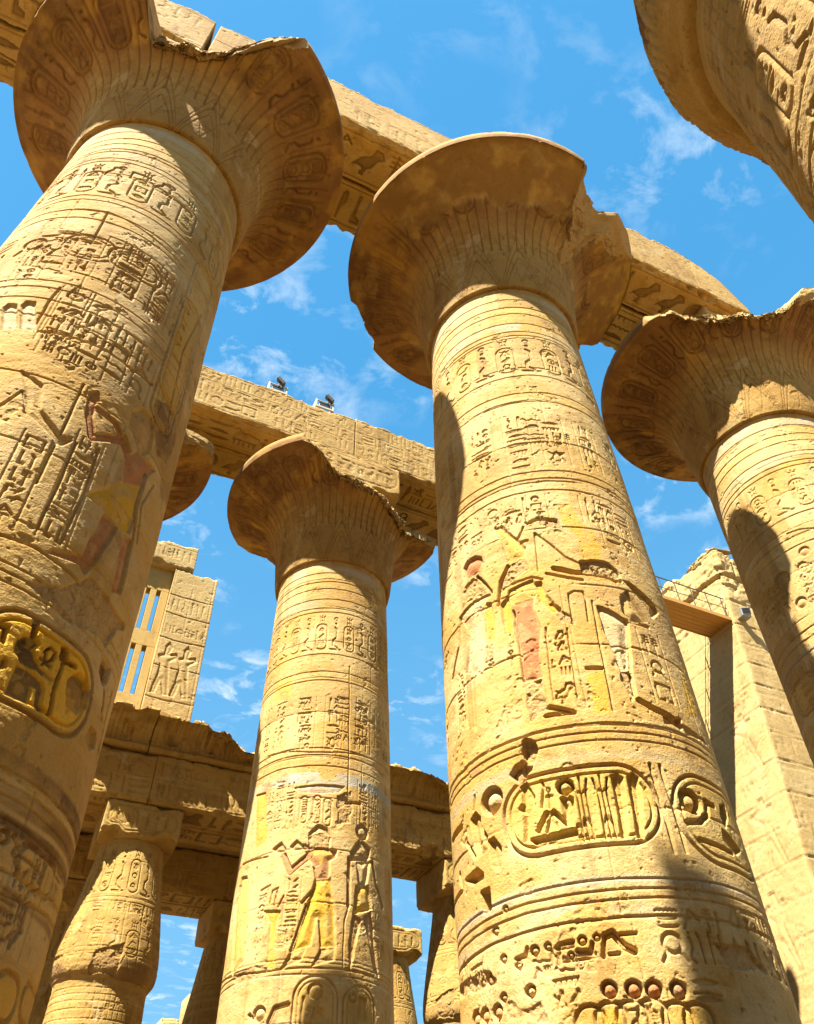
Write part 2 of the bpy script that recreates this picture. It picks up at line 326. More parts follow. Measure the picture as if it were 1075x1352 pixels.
# ------------------------------------------------------------------ materials
def stone(name, c1, c2, c3, bed=.5, bump=.6, scale=1.0, rough=.92, painted=True):
    m = bpy.data.materials.new(name); m.use_nodes = True; nt = m.node_tree; n, l = nt.nodes, nt.links
    b = n['Principled BSDF']; b.inputs['Roughness'].default_value = rough; b.inputs['Specular IOR Level'].default_value = .18
    tc = n.new('ShaderNodeTexCoord')
    def noise(sc, det, ro=.55, vecs=(1, 1, 1), dist=0):
        mp = n.new('ShaderNodeMapping'); mp.inputs['Scale'].default_value = vecs; l.new(tc.outputs['Object'], mp.inputs[0])
        t = n.new('ShaderNodeTexNoise'); t.inputs['Scale'].default_value = sc*scale; t.inputs['Detail'].default_value = det; t.inputs['Roughness'].default_value = ro; t.inputs['Distortion'].default_value = dist
        l.new(mp.outputs[0], t.inputs['Vector']); return t.outputs['Fac']
    def math_(op, a, b2, clamp=False):
        t = n.new('ShaderNodeMath'); t.operation = op; t.use_clamp = clamp
        for i, x in enumerate((a, b2)):
            if isinstance(x, (int, float)): t.inputs[i].default_value = x
            else: l.new(x, t.inputs[i])
        return t.outputs[0]
    def mixc(f, a, b2, mode='MIX'):
        t = n.new('ShaderNodeMix'); t.data_type = 'RGBA'; t.blend_type = mode
        for k, x in (('Factor', f), ('A', a), ('B', b2)):
            if isinstance(x, (int, float)): t.inputs[k].default_value = x
            elif isinstance(x, tuple): t.inputs[k].default_value = (*x, 1)
            else: l.new(x, t.inputs[k])
        return t.outputs['Result']
    def ramp(x, p0, p1):
        t = n.new('ShaderNodeMapRange'); t.interpolation_type = 'SMOOTHSTEP'; t.inputs['From Min'].default_value = p0; t.inputs['From Max'].default_value = p1; l.new(x, t.inputs['Value']); return t.outputs[0]
    big = noise(.55, 5, .6); mid = noise(3.2, 6, .62, dist=.3); beds = noise(1.2, 5, .6, (.35, .35, 5.5)); grain = noise(46, 3, .6); spots = noise(8.5, 4, .65)
    col = mixc(ramp(big, .36, .66), c1, c2)
    col = mixc(math_('MULTIPLY', ramp(mid, .50, .72), .75), col, c3)
    col = mixc(math_('MULTIPLY', ramp(beds, .50, .68), bed), col, tuple(min(1, x*1.12+.02) for x in c2))
    col = mixc(math_('MULTIPLY', ramp(spots, .60, .70), .6), col, tuple(x*.55 for x in c3))
    stain = noise(.9, 6, .65, (1.5, 1.5, .35), dist=.5); pale = noise(.75, 5, .6, (1, 1, 1.3), dist=.8)
    col = mixc(math_('MULTIPLY', ramp(stain, .56, .70), .55), col, (c3[0]*.62, c3[1]*.56, c3[2]*.6))
    col = mixc(math_('MULTIPLY', ramp(pale, .57, .66), .5), col, (.54, .41, .19))
    col = mixc(math_('MULTIPLY', ramp(spots, .40, .26), .35), col, (.56, .44, .24))
    at = n.new('ShaderNodeAttribute'); at.attribute_name = 'tint'
    wear = math_('ADD', math_('MULTIPLY', ramp(mid, .66, .46), .35), .65)
    if painted: col = mixc(math_('MULTIPLY', at.outputs['Alpha'], wear), col, at.outputs['Color'])
    col = mixc(math_('MULTIPLY', ramp(grain, .35, .75), .35), col, mixc(1.0, col, (.66, .60, .52), 'MULTIPLY'))
    col = mixc(1.0, col, (.80, .80, .80), 'MULTIPLY')
    l.new(col, b.inputs['Base Color'])
    vo = n.new('ShaderNodeTexVoronoi'); vo.inputs['Scale'].default_value = 22*scale; l.new(tc.outputs['Object'], vo.inputs['Vector'])
    hgt = math_('ADD', math_('MULTIPLY', grain, .5), math_('ADD', math_('MULTIPLY', spots, .9), math_('MULTIPLY', ramp(vo.outputs['Distance'], .0, .25), .25)))
    bp = n.new('ShaderNodeBump'); bp.inputs['Strength'].default_value = bump; bp.inputs['Distance'].default_value = .03
    l.new(hgt, bp.inputs['Height']); l.new(bp.outputs[0], b.inputs['Normal'])
    return m
def plain(name, c, rough=.6, metal=0.0):
    m = bpy.data.materials.new(name); m.use_nodes = True; nt = m.node_tree; n, l = nt.nodes, nt.links; b = n['Principled BSDF']
    b.inputs['Roughness'].default_value = rough; b.inputs['Metallic'].default_value = metal
    tc = n.new('ShaderNodeTexCoord'); t = n.new('ShaderNodeTexNoise'); t.inputs['Scale'].default_value = 9; t.inputs['Detail'].default_value = 6; l.new(tc.outputs['Object'], t.inputs['Vector'])
    mx = n.new('ShaderNodeMix'); mx.data_type = 'RGBA'; mx.inputs['A'].default_value = (*[x*.72 for x in c], 1); mx.inputs['B'].default_value = (*[min(1, x*1.2) for x in c], 1)
    l.new(t.outputs['Fac'], mx.inputs['Factor']); l.new(mx.outputs['Result'], b.inputs['Base Color']); return m
def wood(name):
    m = bpy.data.materials.new(name); m.use_nodes = True; nt = m.node_tree; n, l = nt.nodes, nt.links; b = n['Principled BSDF']; b.inputs['Roughness'].default_value = .7
    tc = n.new('ShaderNodeTexCoord'); mp = n.new('ShaderNodeMapping'); mp.inputs['Scale'].default_value = (.6, 14, 14); l.new(tc.outputs['Object'], mp.inputs[0])
    t = n.new('ShaderNodeTexNoise'); t.inputs['Scale'].default_value = 3; t.inputs['Detail'].default_value = 6; l.new(mp.outputs[0], t.inputs['Vector'])
    mx = n.new('ShaderNodeMix'); mx.data_type = 'RGBA'; mx.inputs['A'].default_value = (.26, .12, .022, 1); mx.inputs['B'].default_value = (.52, .27, .05, 1)
    l.new(t.outputs['Fac'], mx.inputs['Factor']); l.new(mx.outputs['Result'], b.inputs['Base Color']); return m

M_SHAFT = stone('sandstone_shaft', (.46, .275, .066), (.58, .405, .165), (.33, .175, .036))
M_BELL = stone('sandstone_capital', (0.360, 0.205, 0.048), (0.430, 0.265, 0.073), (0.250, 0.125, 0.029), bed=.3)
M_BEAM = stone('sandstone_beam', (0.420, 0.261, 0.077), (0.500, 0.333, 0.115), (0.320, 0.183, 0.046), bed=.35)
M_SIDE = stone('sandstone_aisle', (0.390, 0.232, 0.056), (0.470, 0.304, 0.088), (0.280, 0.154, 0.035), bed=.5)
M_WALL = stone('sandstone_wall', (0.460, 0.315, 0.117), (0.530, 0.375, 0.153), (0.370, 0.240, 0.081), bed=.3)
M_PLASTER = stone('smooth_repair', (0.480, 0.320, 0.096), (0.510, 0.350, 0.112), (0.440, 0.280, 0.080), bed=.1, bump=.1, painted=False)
M_SAND = stone('sand', (.22, .15, .075), (.25, .17, .09), (.19, .13, .06), bed=0, bump=.3, scale=.6)
M_WOOD = wood('walkway_wood'); M_METAL = plain('dark_metal', (.045, .04, .035), .7, .0); M_CREAM = plain('cream_paint', (.42, .38, .26), .7); M_GLASS = plain('lamp_glass', (.03, .03, .03), .45); M_GREY = plain('grey_metal', (.30, .30, .29), .5, .4)

# carvings and pigments traced as (angle in degrees, height in metres) on each shaft
MARKS = {
 'A': [
  ('fill',[(305.5,7.56),(309.7,7.73),(314.5,7.74),(318.4,7.55),(319.5,7.27),(314.9,7.05),(311.3,7.15),(308.8,7.23),(305.7,7.28),(305.0,7.46)],0.026,(0.4,0.24,0.08),0.7),
  ('fill',[(303.7,7.01),(305.2,7.11),(310.8,6.94),(314.3,7.1),(326.1,7.14),(322.7,6.97),(319.8,6.7),(311.8,6.5),(309.4,6.8),(305.4,6.92)],0.024,(0.4,0.135,0.05),0.78),
  ('line',[(305.2,7.01),(293.2,6.72),(289.6,7.0),(288.5,7.25)],0.1,0.03,(0.4,0.135,0.05),0.78),
  ('line',[(307.6,6.94),(299.6,7.14),(294.2,7.16),(291.7,7.16)],0.09,0.03,(0.4,0.135,0.05),0.78),
  ('fill',[(286.6,7.33),(289.2,7.43),(291.1,7.32),(288.3,7.21)],0.024,(0.4,0.135,0.05),0.78),
  ('fill',[(311.3,6.48),(321.9,6.74),(322.6,6.37),(321.7,6.0),(316.6,5.94),(309.2,5.95),(299.3,5.96)],0.026,(0.58,0.335,0.025),1.0),
  ('fill',[(308.3,5.9),(315.3,5.91),(311.0,5.35),(308.1,5.1),(305.4,5.16),(295.0,5.07),(295.5,5.11),(305.4,5.26)],0.026,(0.4,0.135,0.05),0.78),
  ('fill',[(319.9,5.91),(325.0,5.97),(326.9,5.31),(322.5,5.21)],0.026,(0.4,0.135,0.05),0.78),
  ('line',[(322.1,6.96),(321.8,6.44),(325.8,5.95),(327.1,5.3)],0.035,0.05),
  ('line',[(328.6,6.97),(324.1,6.5),(328.8,6.03)],0.02,0.015),
  ('line',[(261.9,6.63),(265.9,6.95),(268.9,6.75),(269.8,6.64)],0.02,0.02),
  ('fill',[(262.6,7.26),(270.8,7.13),(273.8,6.74),(283.3,6.51),(287.4,6.51),(284.8,6.37),(272.2,6.61),(270.0,6.62),(267.6,6.92)],0.03,(0.58,0.335,0.025),0.12),
  ('line',[(283.6,7.41),(282.8,5.76)],0.02,0.02),
  ('line',[(297.2,6.63),(298.2,5.95),(297.2,5.28)],0.02,0.02),
  ('line',[(289.1,6.51),(289.2,5.74),(288.9,5.27)],0.02,0.02),
  ('tcol',(293.5,6.6),(294.1,5.29),0.24),
  ('tcol',(275.6,6.28),(279.5,5.26),0.22),
  ('line',[(285.0,8.7),(300.1,8.76),(314.8,8.82),(327.5,8.75)],0.015,0.012),
  ('cart',(320.7,9.19),(329.9,10.62),0.02,(0.58,0.335,0.025),0.3),
  ('line',[(327.6,10.75),(320.9,9.4),(325.2,8.07)],0.015,0.012),
  ('patch',[(314.1,8.12),(321.7,8.29),(333.4,8.31),(338.1,8.02),(332.5,7.51),(324.8,7.35),(316.6,7.65)],0,(0.25,0.135,0.04),1.0),
  ('patch',[(332.3,7.24),(356.1,7.84),(356.1,7.42),(336.2,7.02)],0,(0.3,0.165,0.05),0.8),
  ('line',[(279.8,5.0),(289.7,5.04),(303.1,5.0),(314.9,4.89)],0.03,0.03),
  ('rough',[(292.3,4.65),(312.4,5.07),(335.7,5.08),(328.3,4.65),(308.8,4.56)],0.035),
  ('ring',(301.6,3.18),(303.5,3.04),(0.19,0.1,0.03),1.0),
  ('ring',(304.7,2.96),(307.0,2.79),(0.24,0.13,0.035),0.95),
  ('ring',(307.7,2.75),(309.3,2.64),(0.19,0.1,0.03),0.95),
  ('ring',(314.8,2.29),(315.8,2.23),(0.19,0.1,0.03),0.9),
  ('cartz',[(318.0,2.5),(337.1,2.56),(320.3,2.64),(329.7,2.39)],0.03,(0.58,0.335,0.025),0.2),
  ('tcol',(320.2,2.57),(322.3,2.39),0.2,(0.3,0.17,0.07),0.9),
  ('tcol',(327.0,2.58),(329.3,2.42),0.2,(0.3,0.17,0.07),0.9),
  ('disc',(311.2,2.59),(313.2,2.6),0.05,(0.47,0.165,0.06),0.2),
  ('line',[(314.4,2.62),(316.9,2.58),(315.6,2.52),(318.0,2.48)],0.04,0.035),
  ('tcol',(338.4,2.59),(344.1,2.46),0.16,(0.3,0.17,0.07),0.9),
  ('tcol',(317.7,2.19),(321.0,2.01),0.22,(0.3,0.17,0.07),0.9),
  ('tcol',(324.1,2.19),(326.9,2.02),0.22,(0.3,0.17,0.07),0.9),
  ('line',[(315.8,2.23),(332.2,2.29),(356.4,2.35)],0.02,0.02),
  ('line',[(313.3,2.38),(329.4,2.4),(356.4,2.49)],0.02,0.02),
  ('cartz',[(323.4,1.64),(335.3,1.69),(325.5,1.82),(331.0,1.53)],0.03,(0.58,0.335,0.025),0.3),
  ('cartz',[(338.4,1.67),(356.5,1.78),(337.7,1.86),(343.9,1.62)],0.03,(0.58,0.335,0.025),0.2),
  ('trowpx',(216.9,12.66),(299.7,12.66),0.42),
  ('trowpx',(227.4,10.06),(251.9,10.15),0.5),
  ('cartpx',(249.5,10.48),(273.1,9.86),0.02,(0.58,0.335,0.025),0.1),
  ('cartpx',(270.0,10.45),(296.7,9.94),0.025,(0.58,0.335,0.025),0.1),
  ('tcol',(278.9,10.48),(283.6,9.56),0.3),
  ('tcol',(258.5,10.45),(263.2,9.64),0.3),
  ('tcol',(297.8,10.53),(302.2,9.46),0.25),
  ('tcol',(239.0,10.37),(244.2,9.28),0.3),
  ('tcol',(264.6,8.97),(269.1,8.01),0.3),
  ('tcol',(277.2,8.98),(279.0,8.23),0.3),
  ('line',[(231.5,11.19),(261.6,11.24),(288.7,11.08),(318.2,11.03)],0.015,0.012),
  ('cart',(321.9,10.02),(332.4,11.74),0.02,(0.58,0.335,0.025),0.2),
  ('cartz',[(284.0,3.91),(328.4,4.34),(294.4,4.37),(315.2,3.54)],0.05,(0.74,0.42,0.03),1.0),
  ('fill',[(296.1,4.1),(297.2,4.16),(300.1,4.2),(301.7,4.15),(300.8,4.08),(302.1,4.03),(304.8,3.97),(310.1,3.94),(310.0,3.92),(305.9,3.91),(303.9,3.93),(301.3,3.91),(298.9,3.92),(297.9,3.96),(296.5,3.98),(296.0,4.04)],0.03,(0.13,0.065,0.02),1.0,0.15),
  ('fill',[(298.3,3.88),(301.5,3.89),(306.7,3.85),(308.1,3.8),(308.7,3.67),(311.1,3.64),(309.0,3.61),(307.5,3.64),(306.4,3.78),(304.2,3.77),(304.9,3.62),(301.0,3.61),(298.0,3.61),(298.1,3.78)],0.03,(0.15,0.08,0.025),1.0,0.15),
  ('line',[(299.4,4.21),(299.0,4.33)],0.05,0.06,(0.12,0.05,0.02),0.7),
  ('line',[(305.3,4.07),(304.7,4.14),(305.8,4.19),(307.7,4.17),(308.0,4.11),(306.8,4.06),(305.3,4.07)],0.02,0.015,(0.12,0.05,0.02),1.0),
  ('line',[(303.7,4.05),(307.7,4.03)],0.02,0.015,(0.12,0.05,0.02),1.0),
  ('line',[(306.4,4.06),(305.0,4.0)],0.02,0.015,(0.12,0.05,0.02),1.0),
  ('line',[(311.6,4.13),(311.5,3.86),(312.6,3.64)],0.035,0.05,(0.12,0.05,0.02),0.8),
  ('line',[(315.9,4.18),(312.0,4.16),(311.1,4.27)],0.05,0.05,(0.12,0.05,0.02),0.8),
  ('line',[(310.4,4.16),(310.0,4.26)],0.05,0.05,(0.12,0.05,0.02),0.8),
  ('fill',[(316.1,3.91),(315.6,4.04),(318.3,4.15),(322.7,4.17),(326.3,4.1),(326.4,3.95),(322.9,3.83),(318.9,3.82)],0.05,(0.26,0.145,0.04),0.95,0.4),
  ('fill',[(289.3,4.17),(292.2,4.17),(292.6,4.01),(291.8,4.02),(291.4,4.13),(289.8,4.13)],0.04,(0.12,0.05,0.02),0.9,0.1),
  ('fill',[(293.5,3.82),(294.2,3.88),(294.8,3.87),(295.0,3.82),(293.9,3.79)],0.04,(0.12,0.05,0.02),0.9,0.1),
  ('fill',[(328.5,4.52),(335.3,4.53),(335.9,4.39),(331.8,4.31),(328.1,4.38)],0.05,(0.12,0.05,0.02),0.9,0.1),
  ('line',[(333.9,4.35),(339.8,4.07)],0.04,0.06,(0.12,0.05,0.02),0.8),
  ('line',[(344.0,4.42),(348.0,3.85)],0.05,0.06,(0.12,0.05,0.02),0.8),
  ('fill',[(333.4,3.87),(338.9,3.9),(340.9,3.8),(336.4,3.72),(331.5,3.73)],0.06,(0.3,0.17,0.07),0.4),
  ('tcol',(268.6,8.61),(270.4,8.19),0.36),
  ('tcol',(278.0,8.62),(283.1,7.8),0.36),
  ('tcol',(290.4,8.61),(292.6,7.89),0.36),
  ('tcol',(301.9,8.52),(302.5,7.91),0.3),
  ('tcol',(272.5,8.0),(272.3,7.8),0.2),
  ('tcol',(267.0,7.93),(267.1,7.78),0.2),
  ('fill',[(247.5,7.97),(242.5,8.46),(243.7,8.54),(246.6,8.52),(252.4,8.03)],0.03,(0.62,0.5,0.33),0.6),
  ('fill',[(254.2,8.02),(249.3,8.51),(250.3,8.61),(253.2,8.61),(259.3,8.05)],0.03,(0.62,0.5,0.33),0.7),
  ('patch',[(253.9,8.58),(263.6,8.65),(265.3,8.1),(259.6,8.06)],0,(0.5,0.29,0.06),0.7),
  ('line',[(259.9,8.02),(266.1,8.09),(276.4,8.12),(287.6,8.16),(298.2,8.15),(309.3,8.23)],0.04,0.05),
  ('line',[(259.2,9.03),(258.1,8.62),(258.5,8.16)],0.02,0.02),
  ('line',[(260.4,11.25),(260.9,10.49),(260.4,10.26)],0.02,0.03),
  ('patch',[(270.6,7.62),(282.1,7.73),(283.5,7.2),(271.3,7.28)],0,(0.5,0.3,0.07),0.5),
 ],
 'B': [
  ('fill',[(189.8,7.71),(190.2,7.59),(194.0,7.53),(199.1,7.55),(202.1,7.67),(201.7,7.77),(198.2,7.85),(193.1,7.87),(189.8,7.79)],0.04,(0.47,0.165,0.06),1.0),
  ('rough',[(190.4,7.45),(198.2,7.46),(205.0,7.06),(195.8,7.12),(186.4,7.11),(188.0,7.37)],0.025),
  ('line',[(198.2,7.46),(202.1,7.27),(205.5,7.05)],0.04,0.05),
  ('line',[(190.3,7.41),(195.7,7.45)],0.04,0.04),
  ('line',[(184.1,6.99),(181.5,6.55),(172.8,6.18)],0.05,0.05),
  ('line',[(183.6,7.0),(194.4,7.06),(205.5,7.03)],0.03,0.03),
  ('fill',[(200.7,6.92),(204.4,6.87),(205.2,6.55),(203.5,6.23),(199.9,6.28),(200.4,6.63)],0.03,(0.58,0.335,0.025),0.75),
  ('rough',[(200.6,6.3),(203.8,6.25),(202.8,5.97),(199.2,5.99)],0.025),
  ('line',[(189.2,6.7),(188.9,6.41),(187.3,6.15)],0.02,0.02),
  ('line',[(199.7,6.89),(197.9,6.55),(198.7,6.3)],0.02,0.02),
  ('ankh',(201.4,5.92),0.24),
  ('line',[(179.5,6.12),(183.9,5.26)],0.02,0.02),
  ('line',[(187.5,6.0),(187.7,5.2)],0.02,0.02),
  ('line',[(190.6,5.98),(189.5,5.18)],0.02,0.015),
  ('tcol',(191.0,8.54),(190.1,8.26),0.26),
  ('tcol',(200.3,8.53),(200.4,8.13),0.26),
  ('tcol',(183.3,8.46),(182.2,8.13),0.18),
  ('tcol',(211.5,8.47),(211.2,8.25),0.26),
  ('tcol',(222.4,8.47),(221.8,8.25),0.36),
  ('tcol',(232.7,8.45),(231.5,8.13),0.36),
  ('tcol',(180.8,6.01),(179.8,5.35),0.2),
  ('fill',[(211.6,8.19),(215.0,8.18),(217.0,8.04),(222.5,7.79),(225.4,7.62),(224.0,7.5),(216.9,7.41),(214.8,7.71)],0.035,(0.58,0.335,0.025),0.55),
  ('line',[(222.7,7.82),(226.2,8.02)],0.03,0.03),
  ('line',[(223.7,7.73),(226.8,7.74)],0.04,0.04),
  ('rough',[(216.1,7.42),(223.9,7.48),(227.0,7.2),(219.7,7.08),(210.7,7.0),(213.8,7.31)],0.03),
  ('line',[(215.9,7.39),(210.8,7.16),(208.5,6.78)],0.045,0.05),
  ('line',[(209.8,7.01),(217.7,7.04),(226.4,7.06),(230.7,6.99)],0.03,0.035),
  ('patch',[(215.1,6.94),(226.2,7.01),(226.5,6.79),(224.9,6.71),(216.0,6.71),(213.9,6.85)],0,(0.58,0.335,0.025),0.45),
  ('fill',[(216.0,6.71),(224.9,6.71),(224.1,6.54),(225.8,6.2),(223.7,5.83),(223.3,5.49),(215.6,5.49),(216.0,5.87),(214.4,6.31),(216.1,6.53)],0.026,(0.47,0.165,0.06),1.0),
  ('rough',[(215.6,5.49),(224.0,5.47),(223.5,4.99),(216.2,4.93),(215.8,5.35)],0.035),
  ('fill',[(209.9,6.76),(213.9,6.86),(214.0,6.44),(213.0,6.27),(210.3,6.28)],0.035,(0.58,0.335,0.025),0.8),
  ('rough',[(210.8,6.29),(213.8,6.26),(213.1,6.0),(210.2,6.02)],0.025),
  ('fill',[(226.8,6.95),(229.7,6.95),(230.7,6.73),(235.3,6.46),(233.3,6.39),(227.8,6.63)],0.035,(0.58,0.335,0.025),0.8),
  ('rough',[(233.4,6.4),(235.5,6.43),(241.9,6.25),(240.3,6.18),(236.1,6.24)],0.03),
  ('line',[(232.3,6.57),(235.4,6.45)],0.05,0.05),
  ('ankh',(211.6,5.89),0.3),
  ('line',[(228.5,6.18),(226.7,5.14)],0.02,0.018),
  ('line',[(237.4,6.14),(236.2,5.12)],0.02,0.018),
  ('tcol',(232.4,6.04),(230.9,5.19),0.34),
  ('line',[(230.9,7.84),(229.7,7.15)],0.02,0.015),
  ('line',[(231.2,7.85),(242.8,7.36),(249.6,7.23)],0.02,0.015),
  ('line',[(236.8,7.15),(244.5,7.06),(253.5,7.04)],0.06,0.1),
  ('line',[(233.1,7.08),(242.3,6.97),(248.7,6.93)],0.04,0.03),
  ('line',[(240.1,6.21),(240.8,6.69),(243.5,6.74),(247.4,6.73),(248.2,6.65),(247.2,6.24)],0.025,0.025),
  ('line',[(224.5,5.05),(233.1,4.94)],0.06,0.05),
  ('line',[(228.3,8.09),(234.6,8.12),(242.3,8.07)],0.06,0.07),
  ('rough',[(236.2,8.08),(243.1,8.06),(243.4,7.95),(236.4,7.93)],0.04),
  ('patch',[(151.3,6.24),(162.9,6.08),(165.2,5.57),(151.3,5.81)],0,(0.58,0.335,0.025),0.5),
  ('fill',[(184.1,6.99),(194.4,7.06),(205.5,7.03),(200.9,6.92),(198.8,6.66),(198.7,6.3),(195.5,5.87),(185.5,6.04),(188.9,6.41),(189.2,6.7)],0.022,(0.62,0.5,0.3),0.45),
  ('fill',[(215.1,6.94),(226.2,7.01),(226.5,6.79),(224.8,6.68),(215.9,6.7),(213.9,6.85)],0.022,None,0),
  ('line',[(215.6,6.59),(216.0,5.87),(215.8,5.5)],0.03,0.05),
  ('patch',[(244.4,8.35),(251.9,8.45),(255.4,8.01),(259.9,7.92),(262.3,7.4),(250.7,7.27),(250.8,7.76),(245.4,7.99)],0,(0.58,0.335,0.025),0.75),
  ('rough',[(250.6,7.25),(260.8,7.34),(266.9,7.19),(268.5,7.1),(265.9,6.95),(259.5,7.02),(250.5,7.09)],0.06),
  ('line',[(236.9,7.16),(245.8,7.07),(254.9,7.05),(267.6,7.02)],0.07,0.09),
  ('fill',[(270.0,7.04),(273.4,7.04),(288.4,6.84),(289.6,6.75),(282.2,6.54),(280.6,6.69)],0.05,None,0),
  ('fill',[(265.3,6.69),(270.6,6.87),(277.5,6.42),(267.7,6.32),(264.9,6.45)],0.04,(0.58,0.335,0.025),0.1),
  ('line',[(264.8,6.32),(276.5,6.32)],0.05,0.05),
  ('fill',[(253.0,6.49),(258.0,6.44),(265.5,6.3),(260.1,5.54),(256.0,5.51),(254.8,5.87),(253.0,6.11)],0.035,(0.62,0.5,0.3),0.5),
  ('rough',[(255.9,5.5),(260.6,5.49),(259.7,5.07),(255.8,5.01)],0.04),
  ('line',[(265.5,6.3),(260.8,5.52),(259.9,5.1)],0.03,0.03),
  ('tcol',(275.1,6.09),(275.9,5.28),0.3),
  ('patch',[(241.8,5.45),(248.1,5.45),(247.8,4.89),(240.6,4.88)],0,(0.58,0.335,0.025),0.75),
  ('line',[(242.2,5.52),(248.2,5.52)],0.05,0.04),
  ('tcol',(263.2,8.46),(263.0,8.21),0.3),
  ('tcol',(272.6,8.52),(270.0,7.82),0.28),
  ('tcol',(281.6,8.41),(281.6,7.82),0.26),
  ('patch',[(298.9,6.09),(302.0,5.84),(297.5,5.22),(285.4,5.09),(291.3,5.67)],0,(0.58,0.335,0.025),0.8),
  ('line',[(260.8,5.1),(267.1,5.01),(274.3,4.96),(278.9,4.89)],0.08,0.09),
  ('rough',[(269.5,4.97),(280.1,4.99),(278.2,4.84),(270.1,4.85)],0.1),
  ('rough',[(280.2,4.91),(294.1,4.91),(296.0,4.83),(281.3,4.81)],0.06),
  ('line',[(250.9,6.58),(249.0,4.94)],0.02,0.015),
  ('line',[(222.3,4.95),(233.7,4.93)],0.05,0.05),
  ('patch',[(265.4,6.17),(275.9,6.27),(278.0,5.18),(260.4,5.16)],0,(0.46,0.29,0.08),0.45),
  ('tcol',(212.6,10.46),(209.1,9.75),0.3),
  ('tcol',(232.3,10.48),(228.9,9.36),0.34),
  ('tcol',(251.3,10.34),(250.9,9.47),0.34),
  ('tcol',(271.6,10.34),(272.7,9.49),0.3),
  ('tcol',(188.8,10.43),(182.1,9.48),0.26),
  ('patch',[(240.9,9.33),(251.1,9.33),(259.1,9.25),(256.2,9.12),(242.1,9.15)],0,(0.55,0.3,0.07),0.6),
  ('patch',[(240.9,11.21),(257.5,11.25),(261.5,11.1),(246.9,11.01)],0,(0.5,0.3,0.07),0.6),
  ('disc',(194.5,4.16),(199.8,4.1),0.09,(0.62,0.5,0.3),0.2),
  ('rough',[(205.7,4.37),(210.4,4.5),(213.2,4.69),(216.6,4.66),(214.2,4.33),(207.2,4.23)],0.14),
  ('cartz',[(199.8,3.89),(257.5,3.76),(228.7,4.26),(224.0,3.39)],0.04,(0.6,0.39,0.06),0.5),
  ('fill',[(209.0,4.17),(211.0,4.21),(213.4,4.03),(212.2,3.9),(210.0,3.85),(208.8,3.6),(207.6,3.58),(209.2,3.87),(207.3,3.94),(209.1,3.99)],0.05,None,0),
  ('line',[(216.9,4.18),(217.4,4.1),(215.8,3.89)],0.03,0.035),
  ('ankh',(218.9,3.99),0.28),
  ('disc',(225.4,4.07),(228.6,4.05),0.1,(0.62,0.5,0.3),0.25),
  ('line',[(213.1,3.65),(217.2,3.81)],0.05,0.06),
  ('line',[(219.8,3.81),(223.8,3.66),(224.6,3.87)],0.05,0.06),
  ('fill',[(223.3,3.94),(225.4,3.96),(227.1,3.92),(226.4,3.64),(224.0,3.65)],0.055,None,0),
  ('line',[(216.2,3.61),(218.9,3.81),(220.2,3.62)],0.02,0.02),
  ('fill',[(210.6,3.57),(226.9,3.59),(226.9,3.54),(211.7,3.53)],0.07,None,0),
  ('line',[(210.3,3.49),(229.7,3.51)],0.03,0.03),
  ('line',[(227.4,3.62),(230.4,3.63)],0.04,0.04),
  ('plant',(234.5,3.82),0.72),
  ('line',[(157.0,4.14),(172.3,4.11)],0.08,0.07),
  ('fill',[(181.5,4.09),(185.0,4.13),(187.7,4.04),(186.8,3.96),(190.0,3.81),(190.2,3.66),(184.4,3.63),(182.6,3.83),(182.1,3.98)],0.05,None,0),
  ('line',[(177.2,3.87),(182.8,3.64)],0.04,0.05),
  ('fill',[(191.4,3.73),(194.0,3.74),(196.9,3.61),(196.6,3.44),(195.2,3.38),(192.8,3.46),(191.8,3.62)],0.055,None,0),
  ('fill',[(173.8,3.49),(183.7,3.51),(186.8,3.42),(186.7,3.39),(179.4,3.39)],0.08,None,0),
  ('line',[(168.5,3.62),(170.1,3.42),(151.1,3.42)],0.05,0.05),
  ('line',[(185.5,4.33),(184.0,4.17)],0.03,0.03),
  ('line',[(175.3,4.21),(173.8,4.08)],0.03,0.03),
  ('hole',(184.5,3.26),(189.8,3.03),0.25),
  ('patch',[(211.0,3.02),(217.1,3.02),(216.8,2.95),(211.0,2.96)],0,(0.47,0.165,0.06),0.35),
  ('patch',[(184.5,4.69),(188.7,4.67),(188.4,4.6),(184.9,4.62)],0,(0.47,0.165,0.06),0.4),
  ('ring',(224.9,3.09),(224.4,3.0),(0.4,0.37,0.29),0.4),
  ('ring',(238.2,4.42),(237.6,4.33),(0.42,0.34,0.2),0.3),
  ('fill',[(242.7,4.13),(244.7,4.15),(246.2,4.1),(243.8,3.46),(242.0,3.46)],0.055,None,0),
  ('fill',[(248.4,4.11),(250.3,4.15),(251.9,4.11),(249.6,3.46),(247.4,3.46)],0.055,None,0),
  ('line',[(258.2,4.28),(259.2,3.32)],0.035,0.03),
  ('line',[(262.3,4.28),(263.9,3.33)],0.035,0.03),
  ('cartz',[(263.9,3.97),(311.1,3.96),(271.8,4.25),(275.5,3.27)],0.04,(0.52,0.34,0.07),0.4),
  ('disc',(271.9,3.92),(276.9,3.91),0.1,(0.62,0.5,0.3),0.15),
  ('line',[(280.4,3.98),(278.9,3.81),(274.1,3.7),(267.4,3.66)],0.06,0.06),
  ('line',[(279.8,3.97),(284.1,3.96)],0.06,0.06),
  ('fill',[(290.0,4.0),(294.7,4.06),(293.5,3.92),(288.9,3.76),(288.0,3.87)],0.08,None,0),
  ('line',[(271.4,3.49),(278.5,3.48),(287.5,3.46)],0.05,0.06),
  ('fill',[(285.9,3.7),(289.7,3.66),(295.6,3.56),(291.0,3.48),(284.9,3.58)],0.05,None,0),
  ('disc',(206.4,2.52),(208.1,2.51),0.05,None,0),
